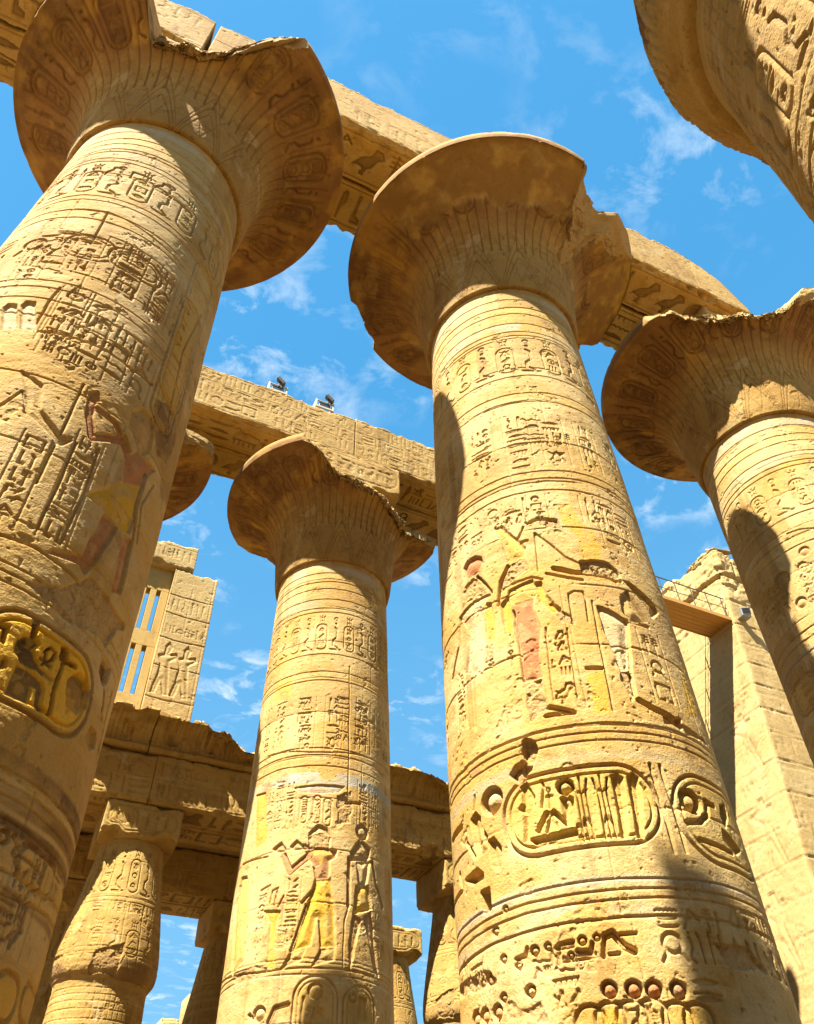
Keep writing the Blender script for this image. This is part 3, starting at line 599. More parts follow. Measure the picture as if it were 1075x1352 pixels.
  ('disc',(211.3,2.53),(212.5,2.52),0.05,None,0),
  ('line',[(214.0,2.5),(215.5,2.53),(219.7,2.53)],0.035,0.04),
  ('line',[(214.3,2.49),(219.6,2.49)],0.03,0.035),
  ('disc',(222.8,2.53),(224.3,2.52),0.05,None,0),
  ('disc',(227.5,2.54),(228.6,2.53),0.05,None,0),
  ('line',[(220.8,2.44),(225.1,2.43),(225.8,2.5)],0.035,0.04),
  ('line',[(199.0,2.5),(202.8,2.5),(203.6,2.56)],0.035,0.04),
  ('line',[(220.9,2.41),(226.1,2.41)],0.03,0.035),
  ('line',[(221.2,2.37),(225.9,2.38)],0.03,0.035),
  ('line',[(229.8,2.55),(228.5,2.38)],0.04,0.05),
  ('line',[(230.4,2.55),(232.5,2.57),(235.4,2.45),(238.4,2.4)],0.06,0.06),
  ('line',[(234.9,2.55),(239.8,2.55)],0.03,0.035),
  ('disc',(199.7,2.43),(201.1,2.42),0.05,None,0),
  ('disc',(218.6,2.42),(219.6,2.41),0.05,None,0),
  ('disc',(193.4,2.53),(194.8,2.51),0.05,None,0),
  ('line',[(212.1,2.48),(212.0,2.37)],0.04,0.04),
  ('line',[(214.6,2.46),(214.4,2.36)],0.04,0.04),
  ('line',[(214.8,2.38),(220.1,2.37)],0.03,0.03),
  ('line',[(230.5,2.39),(233.6,2.39)],0.03,0.03),
  ('rough',[(151.2,2.55),(182.5,2.54),(188.1,2.37),(158.7,2.41)],0.035),
  ('pit',(190.7,2.81),0.05),
  ('pit',(203.2,2.19),0.06),
  ('pit',(192.0,2.2),0.045),
  ('pit',(196.4,2.98),0.035),
  ('disc',(184.8,2.41),(187.2,2.39),0.06,None,0),
  ('tcol',(178.7,2.52),(177.0,2.45),0.3),
  ('disc',(175.0,2.12),(178.0,2.1),0.05,(0.47,0.165,0.06),0.3),
  ('disc',(181.2,2.11),(183.9,2.09),0.05,(0.47,0.165,0.06),0.45),
  ('disc',(188.4,2.1),(190.9,2.08),0.05,(0.47,0.165,0.06),0.4),
  ('trowpx',(211.0,2.14),(224.9,2.11),0.28),
  ('rough',[(194.1,2.14),(207.0,2.1),(208.6,1.92),(194.9,1.98)],0.02),
  ('trowpx',(205.1,2.38),(226.7,2.34),0.2),
  ('trowpx',(246.9,2.65),(270.6,2.7),0.22),
  ('trowpx',(245.2,2.45),(264.2,2.41),0.3),
  ('trowpx',(265.1,2.38),(311.2,2.47),0.3),
  ('trowpx',(272.7,2.74),(305.6,2.78),0.24),
  ('rough',[(262.6,2.51),(280.0,2.45),(283.7,2.34),(271.0,2.29)],0.05),
  ('disc',(228.6,2.1),(231.1,2.09),0.05,(0.47,0.165,0.06),0.7),
  ('disc',(235.8,2.09),(238.4,2.08),0.05,(0.47,0.165,0.06),0.8),
  ('disc',(241.7,2.08),(244.3,2.07),0.05,(0.47,0.165,0.06),0.9),
  ('disc',(249.1,2.07),(251.8,2.06),0.05,(0.34,0.16,0.08),0.8),
  ('vcart',(222.9,1.99),(219.9,1.49),0.03,(0.58,0.335,0.025),0.2),
  ('vcart',(229.5,2.0),(226.1,1.48),0.03,(0.58,0.335,0.025),0.6),
  ('vcart',(236.1,2.0),(232.1,1.46),0.03,(0.58,0.335,0.025),0.2),
  ('vcart',(242.3,2.0),(238.0,1.46),0.03,(0.58,0.335,0.025),0.2),
  ('vcart',(249.5,1.97),(244.8,1.45),0.03,(0.58,0.335,0.025),0.2),
  ('vcart',(256.0,1.96),(250.8,1.45),0.03,(0.58,0.335,0.025),0.2),
  ('tcol',(235.6,1.97),(235.0,1.82),0.18),
  ('tcol',(242.1,1.98),(241.4,1.81),0.18),
  ('trowpx',(253.3,2.08),(263.8,2.05),0.28),
 ],
 'C': [
  ('patch',[(199.2,11.23),(218.1,11.13),(220.3,10.55),(203.5,10.61)],0,(0.58,0.335,0.025),0.7),
  ('patch',[(207.5,10.82),(216.3,10.77),(217.3,10.54),(209.2,10.59)],0,(0.47,0.165,0.06),0.8),
  ('ring',(246.8,11.12),(247.9,10.55),(0.55,0.36,0.1),0.4),
  ('ring',(251.8,8.55),(252.3,8.31),(0.36,0.4,0.38),0.65),
  ('tcol',(211.6,10.41),(210.8,9.4),0.34),
  ('tcol',(234.1,10.32),(236.9,9.27),0.34),
  ('tcol',(257.0,10.35),(258.7,9.28),0.34),
  ('tcol',(283.4,10.44),(285.3,9.4),0.34),
  ('tcol',(301.1,10.44),(302.8,9.61),0.2),
  ('line',[(201.7,9.2),(240.7,9.04),(257.0,9.05),(274.3,9.11),(317.5,9.2)],0.025,0.025),
  ('line',[(269.6,11.44),(272.0,8.02)],0.02,0.015),
  ('fill',[(191.9,8.35),(204.2,8.28),(211.3,7.16),(199.9,7.09)],0.02,(0.58,0.335,0.025),0.75),
  ('tcol',(210.2,8.35),(212.9,7.55),0.2),
  ('tcol',(218.0,8.35),(220.7,7.44),0.22),
  ('tcol',(227.2,8.29),(229.6,7.4),0.22),
  ('cart',(239.1,7.71),(241.6,8.0),0.02,(0.58,0.335,0.025),0.15),
  ('cart',(248.7,7.71),(251.3,8.01),0.02,(0.58,0.335,0.025),0.15),
  ('cart',(256.6,7.66),(259.2,7.96),0.02,(0.58,0.335,0.025),0.15),
  ('tcol',(238.6,7.89),(239.5,7.54),0.16),
  ('tcol',(248.3,7.88),(249.0,7.53),0.16),
  ('tcol',(256.3,7.84),(256.9,7.49),0.16),
  ('fill',[(230.6,8.22),(248.5,8.25),(268.5,8.27),(264.6,8.13),(250.8,8.07),(235.0,8.11)],0.02,(0.36,0.4,0.38),0.5),
  ('patch',[(242.7,8.19),(255.4,8.21),(255.6,8.08),(243.0,8.06)],0,(0.47,0.165,0.06),0.6),
  ('tcol',(284.5,8.36),(286.2,7.59),0.26),
  ('tcol',(295.6,8.41),(297.3,7.64),0.2),
  ('tcol',(310.8,8.34),(310.2,7.66),0.16),
  ('rough',[(260.6,8.09),(273.0,8.15),(275.8,7.46),(263.6,7.4)],0.04),
  ('line',[(271.1,7.93),(282.2,7.97)],0.06,0.06),
  ('fill',[(245.0,6.87),(244.7,7.2),(250.3,7.37),(257.0,7.32),(259.7,7.1),(258.7,6.87),(251.3,6.9)],0.05,(0.3,0.17,0.07),0.2),
  ('rough',[(245.2,7.14),(258.2,7.15),(258.7,6.88),(245.9,6.86)],0.03),
  ('fill',[(243.3,6.81),(251.3,6.9),(264.4,6.87),(264.0,6.72),(260.0,6.64),(259.7,6.3),(250.8,6.26),(249.3,6.55),(244.5,6.68)],0.045,(0.4,0.135,0.05),0.55),
  ('patch',[(244.2,6.79),(251.4,6.87),(263.9,6.83),(253.8,6.58)],0,(0.58,0.335,0.025),0.6),
  ('line',[(246.2,6.75),(240.1,6.6),(232.8,6.42),(227.0,6.77)],0.13,0.045,(0.4,0.135,0.05),0.6),
  ('fill',[(218.4,6.94),(224.3,7.05),(228.3,6.9),(225.3,6.79)],0.035,(0.3,0.17,0.07),0.4),
  ('fill',[(231.7,6.93),(236.1,7.05),(241.8,6.9),(236.8,6.82)],0.035,(0.3,0.17,0.07),0.3),
  ('line',[(241.1,6.92),(245.0,6.87)],0.1,0.04,(0.4,0.135,0.05),0.4),
  ('fill',[(250.8,6.26),(260.6,6.3),(264.1,5.81),(266.5,5.05),(256.8,5.02),(254.4,5.54),(252.4,5.54),(250.1,5.05),(238.6,4.96),(246.0,5.68)],0.05,(0.58,0.335,0.025),0.95),
  ('fill',[(238.6,4.96),(247.6,5.02),(244.9,4.8),(232.8,4.67)],0.04,(0.3,0.17,0.07),0.15),
  ('fill',[(256.9,4.99),(266.5,5.05),(265.6,4.82),(252.2,4.7)],0.04,(0.3,0.17,0.07),0.15),
  ('line',[(250.8,6.09),(243.1,5.82)],0.05,0.07),
  ('line',[(246.0,5.78),(237.8,4.95)],0.035,0.05),
  ('line',[(255.1,5.54),(256.8,5.03)],0.03,0.03),
  ('disc',(284.3,7.36),(289.9,7.39),0.05,(0.52,0.4,0.2),0.4),
  ('fill',[(274.9,6.87),(282.8,7.19),(292.1,7.07),(290.9,6.81),(276.2,6.71)],0.045,(0.3,0.17,0.07),0.25),
  ('fill',[(279.8,6.72),(292.5,6.81),(288.6,6.29),(282.3,6.25)],0.04,(0.45,0.34,0.16),0.4),
  ('fill',[(280.2,6.23),(290.6,6.3),(294.9,5.88),(278.2,5.68)],0.045,(0.58,0.335,0.025),0.8),
  ('fill',[(278.2,5.68),(284.4,5.61),(279.6,5.1),(277.1,4.68),(275.5,5.08)],0.045,(0.4,0.135,0.05),0.4),
  ('fill',[(286.2,5.67),(293.8,5.82),(297.5,5.21),(301.8,4.7),(296.3,4.78),(291.5,5.31)],0.045,(0.4,0.135,0.05),0.4),
  ('line',[(293.9,6.81),(298.9,6.37),(306.1,6.01)],0.08,0.04,(0.4,0.135,0.05),0.2),
  ('line',[(274.0,6.75),(274.2,5.82)],0.08,0.04,(0.4,0.135,0.05),0.6),
  ('line',[(272.1,4.66),(271.9,5.54),(274.5,5.8)],0.02,0.02),
  ('fill',[(216.9,5.74),(228.7,5.69),(226.0,5.47),(228.2,4.65),(222.7,4.62),(221.7,5.49)],0.03,(0.58,0.335,0.025),0.85),
  ('line',[(220.0,5.85),(221.5,6.09),(225.8,6.13)],0.03,0.02),
  ('line',[(223.5,5.81),(225.0,6.08)],0.02,0.02,(0.47,0.165,0.06),0.8),
  ('line',[(226.7,5.77),(230.2,5.96)],0.03,0.02,(0.47,0.165,0.06),0.8),
  ('line',[(212.1,6.15),(219.4,6.21)],0.03,0.03),
  ('patch',[(227.5,5.92),(230.7,5.92),(231.5,5.47),(229.7,5.45)],0,(0.47,0.165,0.06),0.7),
  ('tcol',(211.9,6.04),(216.1,4.92),0.2),
  ('tcol',(236.8,6.19),(235.8,5.22),0.26),
  ('tcol',(299.5,5.86),(300.4,5.13),0.2),
  ('tcol',(230.3,5.38),(230.6,5.05),0.14),
  ('fill',[(191.0,4.77),(180.8,6.14),(185.8,6.62),(194.3,6.57),(199.4,6.24),(203.6,4.94)],0.03,(0.58,0.335,0.025),0.5),
  ('line',[(210.6,4.95),(205.5,6.66)],0.02,0.02),
  ('line',[(184.6,6.91),(214.5,6.81)],0.03,0.03),
  ('rough',[(187.1,4.69),(219.8,4.77),(231.2,4.64),(198.3,4.57)],0.03),
  ('line',[(166.2,4.8),(216.4,4.65),(257.5,4.67),(296.3,4.69)],0.025,0.03),
  ('ring',(256.1,4.56),(256.2,4.5),(0.62,0.5,0.3),0.3),
  ('cartpx',(241.9,4.53),(269.3,3.21),0.035,(0.58,0.335,0.025),0.35),
  ('cartpx',(272.9,4.45),(297.5,3.3),0.035,(0.58,0.335,0.025),0.25),
  ('disc',(255.2,4.29),(260.2,4.29),0.06,(0.55,0.4,0.2),0.3),
  ('disc',(279.4,4.24),(282.4,4.25),0.05,(0.55,0.4,0.2),0.2),
  ('disc',(220.8,3.97),(225.2,3.95),0.05,(0.55,0.4,0.2),0.2),
  ('line',[(227.5,3.81),(230.8,4.04),(238.8,4.09)],0.08,0.05),
  ('fill',[(254.8,4.03),(259.6,3.99),(263.9,3.83),(253.0,3.77)],0.05,None,0),
  ('line',[(248.1,4.19),(247.5,3.78)],0.05,0.04),
  ('fill',[(284.9,4.28),(290.4,4.26),(289.5,3.91),(282.3,3.93)],0.05,None,0),
  ('tcol',(253.3,3.98),(253.0,3.77),0.2),
  ('line',[(213.9,3.97),(217.6,3.83)],0.06,0.04),
 ],
 'D': [
  ('patch',[(213.4,13.12),(226.1,13.33),(236.1,12.99),(218.8,12.97)],0,(0.6,0.33,0.06),0.8),
  ('disc',(182.1,10.42),(187.0,10.3),0.04,(0.58,0.335,0.025),0.1),
  ('disc',(199.2,10.43),(202.3,10.35),0.035,(0.58,0.335,0.025),0.1),
  ('disc',(187.8,9.72),(191.1,9.64),0.035,(0.58,0.335,0.025),0.1),
  ('tcol',(177.8,10.27),(173.4,9.69),0.3),
  ('tcol',(157.7,10.64),(156.5,9.87),0.3),
  ('tcol',(200.3,10.51),(195.1,9.63),0.26),
  ('disc',(204.6,10.75),(207.8,10.68),0.03,(0.47,0.165,0.06),0.3),
  ('line',[(199.2,11.34),(209.1,11.3),(217.3,11.21)],0.02,0.02),
  ('ring',(172.4,8.8),(170.4,8.7),(0.3,0.28,0.22),0.5),
  ('cart',(162.4,8.1),(178.0,8.43),0.03,(0.58,0.335,0.025),0.3),
  ('tcol',(157.6,8.56),(142.9,7.85),0.2),
 ],
}


# ------------------------------------------------------------------ great columns
HN, RCAP, HRIM, RRIM, RIMT = 14.868, 1.628, 17.93, 3.448, .33
def shaft_r(z):
    h = HN-np.asarray(z, float); return 1.54632+.02312*h-.00069*h*h
R0 = 1.66
def draw_marks(cv, L, s):
    k = math.pi/180*R0
    P = lambda pts: [(a*k, b) for a, b in pts]
    for it in L:
        t = it[0]
        if t == 'fill': cv.fill(P(it[1]), it[2], *it[3:5], **({'dome': it[5]} if len(it) > 5 else {}))
        elif t == 'patch': cv.fill(P(it[1]), 0, *it[3:5])
        elif t == 'line': cv.line(P(it[1]), max(it[2], .024), max(it[3], .028), *it[4:6], wob=.012)
        elif t == 'tcol':
            (a, z1), (b, z0) = it[1], it[2]; q = it[3]; u = (a+b)/2*k
            if z0 > z1: z0, z1 = z1, z0
            cv.gp = it[4:6] if len(it) > 5 else None
            cv.col(u, z0-q*.4, z1+q*.4, q, .026); cv.gp = None
            for e in (-1, 1): cv.line([(u+e*q*.62, z0-q*.5), (u+e*q*.62, z1+q*.5)], .018, .010)
        elif t == 'trowpx':
            (a, z1), (b, z0) = it[1], it[2]; q = it[3]; z = (z0+z1)/2; cv.row(min(a, b)*k, max(a, b)*k, z-q/2, z+q/2, .035)
        elif t == 'cart':
            (a, z0), (b, z1) = it[1], it[2]; cv.rbox((a-abs(b-a))*k, (a+abs(b-a))*k, z0-abs(z1-z0), z0+abs(z1-z0), it[3], it[4], it[5], .03)
        elif t == 'cartpx':
            (a, z1), (b, z0) = it[1], it[2]; cv.rbox(a*k, b*k, min(z0, z1), max(z0, z1), it[3]*1.1, it[4], it[5], .034)
        elif t == 'cartz':
            us = [q[0]*k for q in it[1][:2]]; zs = [q[1] for q in it[1][2:]]; cv.rbox(min(us), max(us), min(zs), max(zs), it[2]*1.1, it[3], it[4], .036)
        elif t == 'vcart':
            (a, z1), (b, z0) = it[1], it[2]; u = (a+b)/2*k; cv.rbox(u-.13, u+.13, z0, z1, it[3], it[4], it[5], .035)
        elif t == 'disc':
            (a, z0), (b, z1) = it[1], it[2]; cv.disc(a*k, z0, math.hypot((b-a)*k, z1-z0), it[3], it[4], it[5])
        elif t == 'ring':
            z1, z0 = it[1][1], it[2][1]; W = cv.win(-9, 99, z0-.1, z1+.1)
            if W:
                sl, U, V = W; wv = .02*fbm(U*2, V*2, s, 3); m = sm(z0-.02, z0+.02, V+wv)*sm(z1+.02, z1-.02, V+wv)*sm(-.5, .1, fbm(U*1.3, V*3, s+2, 4)); cv.pig(sl, m, it[3], it[4])
        elif t == 'ankh': a, z = it[1]; cv.glyph('ankh', a*k-it[2]*.25, z-it[2]/2, it[2]*.5, it[2], .04)
        elif t == 'plant': a, z = it[1]; q = it[2]; cv.glyph('plant', a*k-q*.3, z-q/2, q*.3, q, .05); cv.glyph('plant', a*k, z-q/2, q*.3, q, .05)
        elif t == 'loopv':
            a, z = it[1]; cv.line([(a*k, z-it[2]/2), (a*k, z+it[2]/2)], it[3]*.75, .05)
        elif t == 'pit': a, z = it[1]; cv.disc(a*k, z, it[2], .06)
        elif t == 'hole':
            (a, z1), (b, z0) = it[1], it[2]; W = cv.win(a*k-.05, b*k+.05, z0-.05, z1+.05)
            if W: sl, U, V = W; cv.cut(sl, sd_box(U, V, (a+b)/2*k, (z0+z1)/2, (b-a)/2*k, (z1-z0)/2, .02), .22)
        elif t == 'rough': cv.rough(P(it[1]), it[2])

def shaft_mesh(key, face, step, zlow, seed, bands):
    half = 104.0; a0, a1 = math.radians(face-half), math.radians(face+half)
    th = np.concatenate([np.linspace(a0, a1, int((a1-a0)*R0/step)), np.linspace(a1, a0+2*math.pi, 44)[1:-1]])
    zz = np.concatenate([np.linspace(GROUND, zlow, 14)[:-1], arange(zlow, HN+.02, step)])
    cv = Canvas(th*R0, zz); cv.R = random.Random(seed); k = math.pi/180*R0
    U0, U1 = a0*R0, a1*R0; T = cv.t
    lines = [14.75, 14.42, 14.1, 13.86, 13.5, 13.2, 13.06, 11.72, 11.2, 10.95, 9.15, 8.98, 8.72, 4.75, 4.66, 4.56, 3.05, 2.95, 2.86, 2.7]
    for z in lines: cv.line([(U0, z), (U1, z)], .021 if z > 6 else .015, .020, wob=.014)
    # painted rings under the neck and faded pigment in bands
    Vv = zz[:, None]; Uu = (th*R0)[None, :]
    for z0, z1, c, a in ((14.42, 14.75, (.44, .43, .36), .35), (13.86, 14.1, (.62, .44, .10), .45), (13.2, 13.5, (.42, .41, .33), .3), (10.95, 11.2, (.60, .38, .09), .4), (9.0, 9.15, (.55, .36, .12), .35), (2.72, 2.86, (.38, .35, .28), .3)):
        sl = cv.win(-9, 99, z0, z1)
        if sl:
            s_, U, V = sl; cv.pig(s_, sm(-.15, .3, fbm(U*1.1+z0, V*2.5, seed, 4))*np.ones_like(U+V), c, a)
    if bands:
        cv.frieze(U0+.1*(seed % 5), U1, 11.85, 12.98, .37+.035*(seed % 4), .020, (.60, .42, .12))
        for z0, z1, q in ((9.35, 10.6, .36),):
            u = U0+.3
            while u < U1:
                cv.col(u, z0, z1, q, .024, .1); u += q*cv.R.choice([1.25, 2.6, 3.1])
    if bands == 2:
        u = U0
        while u < U1:
            cv.col(u, 7.4, 8.6, .3, .024); cv.line([(u+.2, 7.4), (u+.2, 8.6)], .02, .014); u += cv.R.choice([.42, .42, .9])
        for u in np.arange(U0, U1, 1.25):
            cv.fill([(u+x, 5.0+y) for x, y in ((.1, 0), (.35, .02), (.32, .9), (.3, 1.4), (.62, 1.9), (.6, 2.3), (.3, 2.45), (.12, 2.2), (.05, 1.5), (.12, .9))], .035, (.60, .42, .12), .35)
    draw_marks(cv, MARKS.get(key, []), seed)
    lv = list(np.cumsum([rnd.uniform(.95, 1.15) for _ in range(16)])+GROUND+.2); lv = [z for z in lv if z < HN-.2]
    courses(cv, lv, U0, U1, seed, 3.4, .016, .014)
    weather(cv, seed)
    # pale unpainted plaster and ochre wash in broad patches
    U = np.broadcast_to(Uu, cv.c.shape); V = np.broadcast_to(Vv, cv.c.shape)
    och = sm(.16, .46, fbm(U*.55, V*.9, seed+4, 5)); m = och*(1-cv.t[..., 3])*.6
    cv.t[..., :3] = np.where(cv.t[..., 3:4] > .02, cv.t[..., :3], np.array((.50, .285, .055))); cv.t[..., 3] = np.maximum(cv.t[..., 3], m)
    # every drum weathers in its own way; grime runs down from the capital and along the joints
    lvz = np.array([-9]+lv+[99.]); k_ = np.searchsorted(lvz, zz+0)-1; seg = np.floor(U/2.3+.5*(k_[:, None] % 2)+k_[:, None]*.37); vr = vn(seg*7.1+.5, k_[:, None]*5.3+.5+0*seg, seed)
    def wash(mask, rgb):
        mk = (mask*(1-cv.t[..., 3]))[..., None]; cv.t[..., :3] = np.where(cv.t[..., 3:4]+mk > .01, (cv.t[..., :3]*cv.t[..., 3:4]+np.array(rgb)*mk)/(cv.t[..., 3:4]+mk+1e-6), cv.t[..., :3]); cv.t[..., 3] += mk[..., 0]
    wash(.40*sm(.55, .8, vr), (.57, .42, .18)); wash(.5*sm(.45, .2, vr), (.37, .215, .06))
    if key == 'A': wash(.62*sm(5.4, 4.4, V)*sm(-.5, .2, fbm(U*1.1, V*1.7, 2, 4)), (.56, .315, .04)); wash(.45*sm(9.0, 7.0, V)*sm(-.1, .35, fbm(U*.9, V*1.1, 5, 5)), (.56, .32, .05))
    run = sm(.30, .62, fbm(U*3.2, V*.22, seed+2, 4)+.25*fbm(U*9, V*1.2, seed+3, 3)); wash(.5*run, (.24, .13, .04))
    grime = sm(.30, .55, fbm(U*1.3+5, V*1.6, seed+5, 5)); wash(.45*grime, (.30, .185, .06))
    flake = sm(.34, .40, fbm(U*2.6, V*3.1, seed+7, 5)); wash(.35*flake, (.61, .46, .20))
    r = shaft_r(zz)[:, None]+cv.b+cv.c
    P = np.stack([r*np.cos(th)[None], r*np.sin(th)[None], np.broadcast_to(zz[:, None], r.shape)], -1)
    return mesh_grid('shaft', P, cv.t, wrap_u=True)

PROF = np.array([[0, 1.63], [.06, 1.68], [.25, 1.73], [.5, 1.80], [.65, 1.92], [.76, 2.12], [.85, 2.45], [.92, 2.85], [.97, 3.22], [1, 3.448]])
def smooth_prof():
    t = np.linspace(0, 1, 400); r = np.interp(t, PROF[:, 0], PROF[:, 1]); kr = np.ones(31)/31
    rp = np.convolve(np.pad(r, 15, 'edge'), kr, 'valid'); rp[-1] = RRIM; return t, np.maximum.accumulate(rp)
def capital_mesh(face, step, seed, rc, kc, zc, slabs=None, half=125.0):
    """Open papyrus bell turned on its axis; rc limits the radius where the rim has broken away."""
    a0, a1 = math.radians(face-half), math.radians(face+half)
    th = np.concatenate([np.linspace(a0, a1, int((a1-a0)*2.7/step)), np.linspace(a1, a0+2*math.pi, 60)[1:-1]]); deg = np.degrees(th) % 360
    t, rp = smooth_prof(); zb = HN+t*(HRIM-HN); s_ = np.concatenate([[0], np.cumsum(np.hypot(np.diff(rp), np.diff(zb)))])
    S = arange(0, s_[-1], step); rb = np.interp(S, s_, rp); zb2 = np.interp(S, s_, zb)
    rim_z = arange(HRIM, HRIM+RIMT, .03)[1:]; rim_r = RRIM+.015*np.sin((rim_z-HRIM)/RIMT*math.pi)
    top_r = arange(-RRIM, -1.1, .06)*-1; top_z = np.full_like(top_r, HRIM+RIMT+.012); top_r[0] -= .02
    lip = np.array([1.50, 1.57, 1.61]); lipz = np.array([HN-.0, HN-.012, HN-.008])
    r = np.concatenate([lip, rb, rim_r, top_r]); z = np.concatenate([lipz, zb2, rim_z, top_z])
    nb0, nb1 = 3, 3+len(S)
    vv = np.concatenate([-.06+.02*np.arange(3), S, S[-1]+(rim_z-HRIM), S[-1]+RIMT+(RRIM-top_r)+.02]); vv = np.maximum.accumulate(vv+np.arange(len(vv))*1e-7)
    RU = 2.2; cv = Canvas(th*RU, vv); cv.R = random.Random(seed); U0, U1 = th[0]*RU, a1*RU
    Ls = S[-1]; T = cv.t; D = np.broadcast_to(deg[None], cv.c.shape); U = np.broadcast_to((th*RU)[None], cv.c.shape); V = np.broadcast_to(vv[:, None], cv.c.shape)
    # sepals: nested chevrons round the foot of the bell
    n = 12; ph = (th/(2*math.pi)*n) % 1; tri = np.abs(ph*2-1)[None]
    for q in (0.0, .16, .32):
        d = np.abs(V-(1.75-q*1.2)*(1-tri**1.2)+q*1.1)-.012; cv.cut((slice(None), slice(None)), d*.8, .026); cv.pig((slice(None), slice(None)), sm(.02, .0, d), (.22, .11, .04), .4)
    tri2 = np.abs(((ph+.5) % 1)*2-1)[None]
    d = np.abs(V-1.5*(1-tri2**1.2)-.12)-.012; cv.cut((slice(None), slice(None)), d*.8, .022)
    nst = 60; d = np.abs(((th/(2*math.pi)*nst) % 1)-.5)[None]*2*math.pi*2/nst-.010
    msk = (V > 1.25) & (V < Ls*.93); cv.cut((slice(None), slice(None)), np.where(msk, d, 1.), .026); cv.pig((slice(None), slice(None)), sm(.035, .0, np.where(msk, d, 1.))*sm(.35, .6, vn(U*1.5, V*1.5, seed)), (.13, .06, .02), .4)
    for q in (1.72, 1.78): cv.line([(U0, q), (U1, q)], .02, .012)
    nc = 22
    for i in range(nc):
        u = (a0+(a1-a0)*(i+.5)/nc)*RU; wd = .23
        if i % 2 == 0:
            cv.rbox(u-wd, u+wd, Ls*.64, Ls*.90, .035, (.15, .07, .025), cv.R.uniform(.25, .9), .04)
            for q in range(3): cv.glyph(cv.R.choice(SQ+WIDE), u-wd*.6, Ls*(.665+.075*q), wd*1.2, Ls*.065, .03, (.40, .22, .05), cv.R.uniform(.1, .6))
        else:
            cv.glyph('uraeus', u-wd*.6, Ls*.66, wd*1.2, Ls*.22, .03, (.13, .06, .02), cv.R.uniform(.2, .8))
    weather(cv, seed, 1.25)
    # old paint on the flare: madder brown and ochre fields
    fl = sm(Ls*.42, Ls*.68, V)*(V < Ls+.2)
    f1 = .75*fbm(U*1.5, V*1.5, seed+2, 5)+.5*fbm(U*6, V*3, seed+1, 4); f2 = fbm(U*.6+4, V*.8, seed+3, 4)
    rad = sm(.2, .8, vn(th[None]*RU*3.2, V*0+2, seed))
    base = np.array((.245, .118, .038)); ochre = np.array((.46, .25, .045))
    k = np.clip(sm(-.05, .45, f1+.35*f2)*.9+.25*rad-.1, 0, 1)[..., None]; c = base*(1-k)+ochre*k
    a = fl*(.96-.45*sm(.15, .4, fbm(U*2.6, V*2.6, seed+6, 5)))
    soot = sm(.05, .5, fbm(U*.7, V*.9, seed+1, 5))[..., None]; c = c*(1-.4*soot)
    own = cv.t[..., 3:4]; cv.t[..., :3] = cv.t[..., :3]*own+c*(1-own); cv.t[..., 3] = np.maximum(cv.t[..., 3], a)
    rr = np.broadcast_to(r[:, None], cv.c.shape).copy(); zz = np.broadcast_to(z[:, None], cv.c.shape).copy()
    P = np.stack([rr*np.cos(th), rr*np.sin(th), zz], -1); N = grid_normals(P, wrap_u=True); P0 = P+N*(.6*cv.b)[..., None]; P = P+N*(cv.b+cv.c)[..., None]
    # breakage
    lim = np.interp(deg, rc[:, 0], rc[:, 1], period=360)[None]; kk = np.interp(deg, kc[:, 0], kc[:, 1], period=360)[None]
    zt = HRIM+RIMT
    lim = lim-kk*np.clip(zt-zz, 0, 1.5)+3*sm(HN+1.75, HN+1.2, zz)
    jag = .07*fbm(U*1.4, zz*2.2, seed, 4)+.10*facet(U*1.8, zz*2.6, seed+1)+.05*facet(U*5, zz*6, seed+2)+.02*facet(U*13, zz*13, seed+3)
    brk = sm(3.40, 3.1, lim)
    lim = np.maximum(lim+jag*(.25+.75*brk), 1.45)
    rho = np.hypot(P[..., 0], P[..., 1]); q = np.minimum(rho, lim)/rho
    cutm = (rho > lim+.002); P[..., 0] *= q; P[..., 1] *= q
    # crumbled upper edge where the rim is gone
    zl = np.interp(deg, zc[:, 0], zc[:, 1], period=360)[None]; low = sm(18.25, 18.0, zl)
    zl = zl+low*(.15*facet(U*1.7, V*1.0, seed+3)+.08*facet(U*5, V*4, seed+4)+.03*facet(U*13, V*11, seed+5))+.45*np.maximum(0, lim-np.hypot(P[..., 0], P[..., 1]))
    over = (P[..., 2] > zl) & (low > 0); P[..., 2] = np.where(over, zl, P[..., 2]); cutm = cutm | over
    cv.t[..., :3] = np.where(cutm[..., None], np.array((.47, .32, .13)), cv.t[..., :3]); cv.t[..., 3] = np.where(cutm, .55, cv.t[..., 3])
    if slabs:
        for (d0, d1, rin, col, al) in slabs:      # modern flat fill under the rim
            e = rin+.30*fbm(U*.9, V*0, seed+7, 4)+.12*facet(U*2.3, V*0+.5, seed+1)
            m = sm(d0-3, d0+3, D)*sm(d1+3, d1-3, D)*sm(e-.02, e+.03, rho)*(zz < HRIM+.02)
            P = P*(1-m[..., None])+P0*m[..., None]
            flat = HRIM-.62+.62*sm(rin, RRIM, rho)**1.6
            P[..., 2] = P[..., 2]*(1-m)+(np.maximum(P[..., 2], flat)+.06+.02*fbm(U*4, V*4, seed, 4))*m
            mot = sm(-.15, .45, .7*fbm(U*1.5, rho*2.2, seed+2, 5)+.4*fbm(U*7, rho*7, seed+3, 3))[..., None]; cc = np.array(col)*mot+np.array((.24, .125, .035))*(1-mot)
            cv.t[..., :3] = cv.t[..., :3]*(1-m[..., None])+cc*m[..., None]; cv.t[..., 3] = cv.t[..., 3]*(1-m)+al*m
    return mesh_grid('bell', P, cv.t, wrap_u=True)

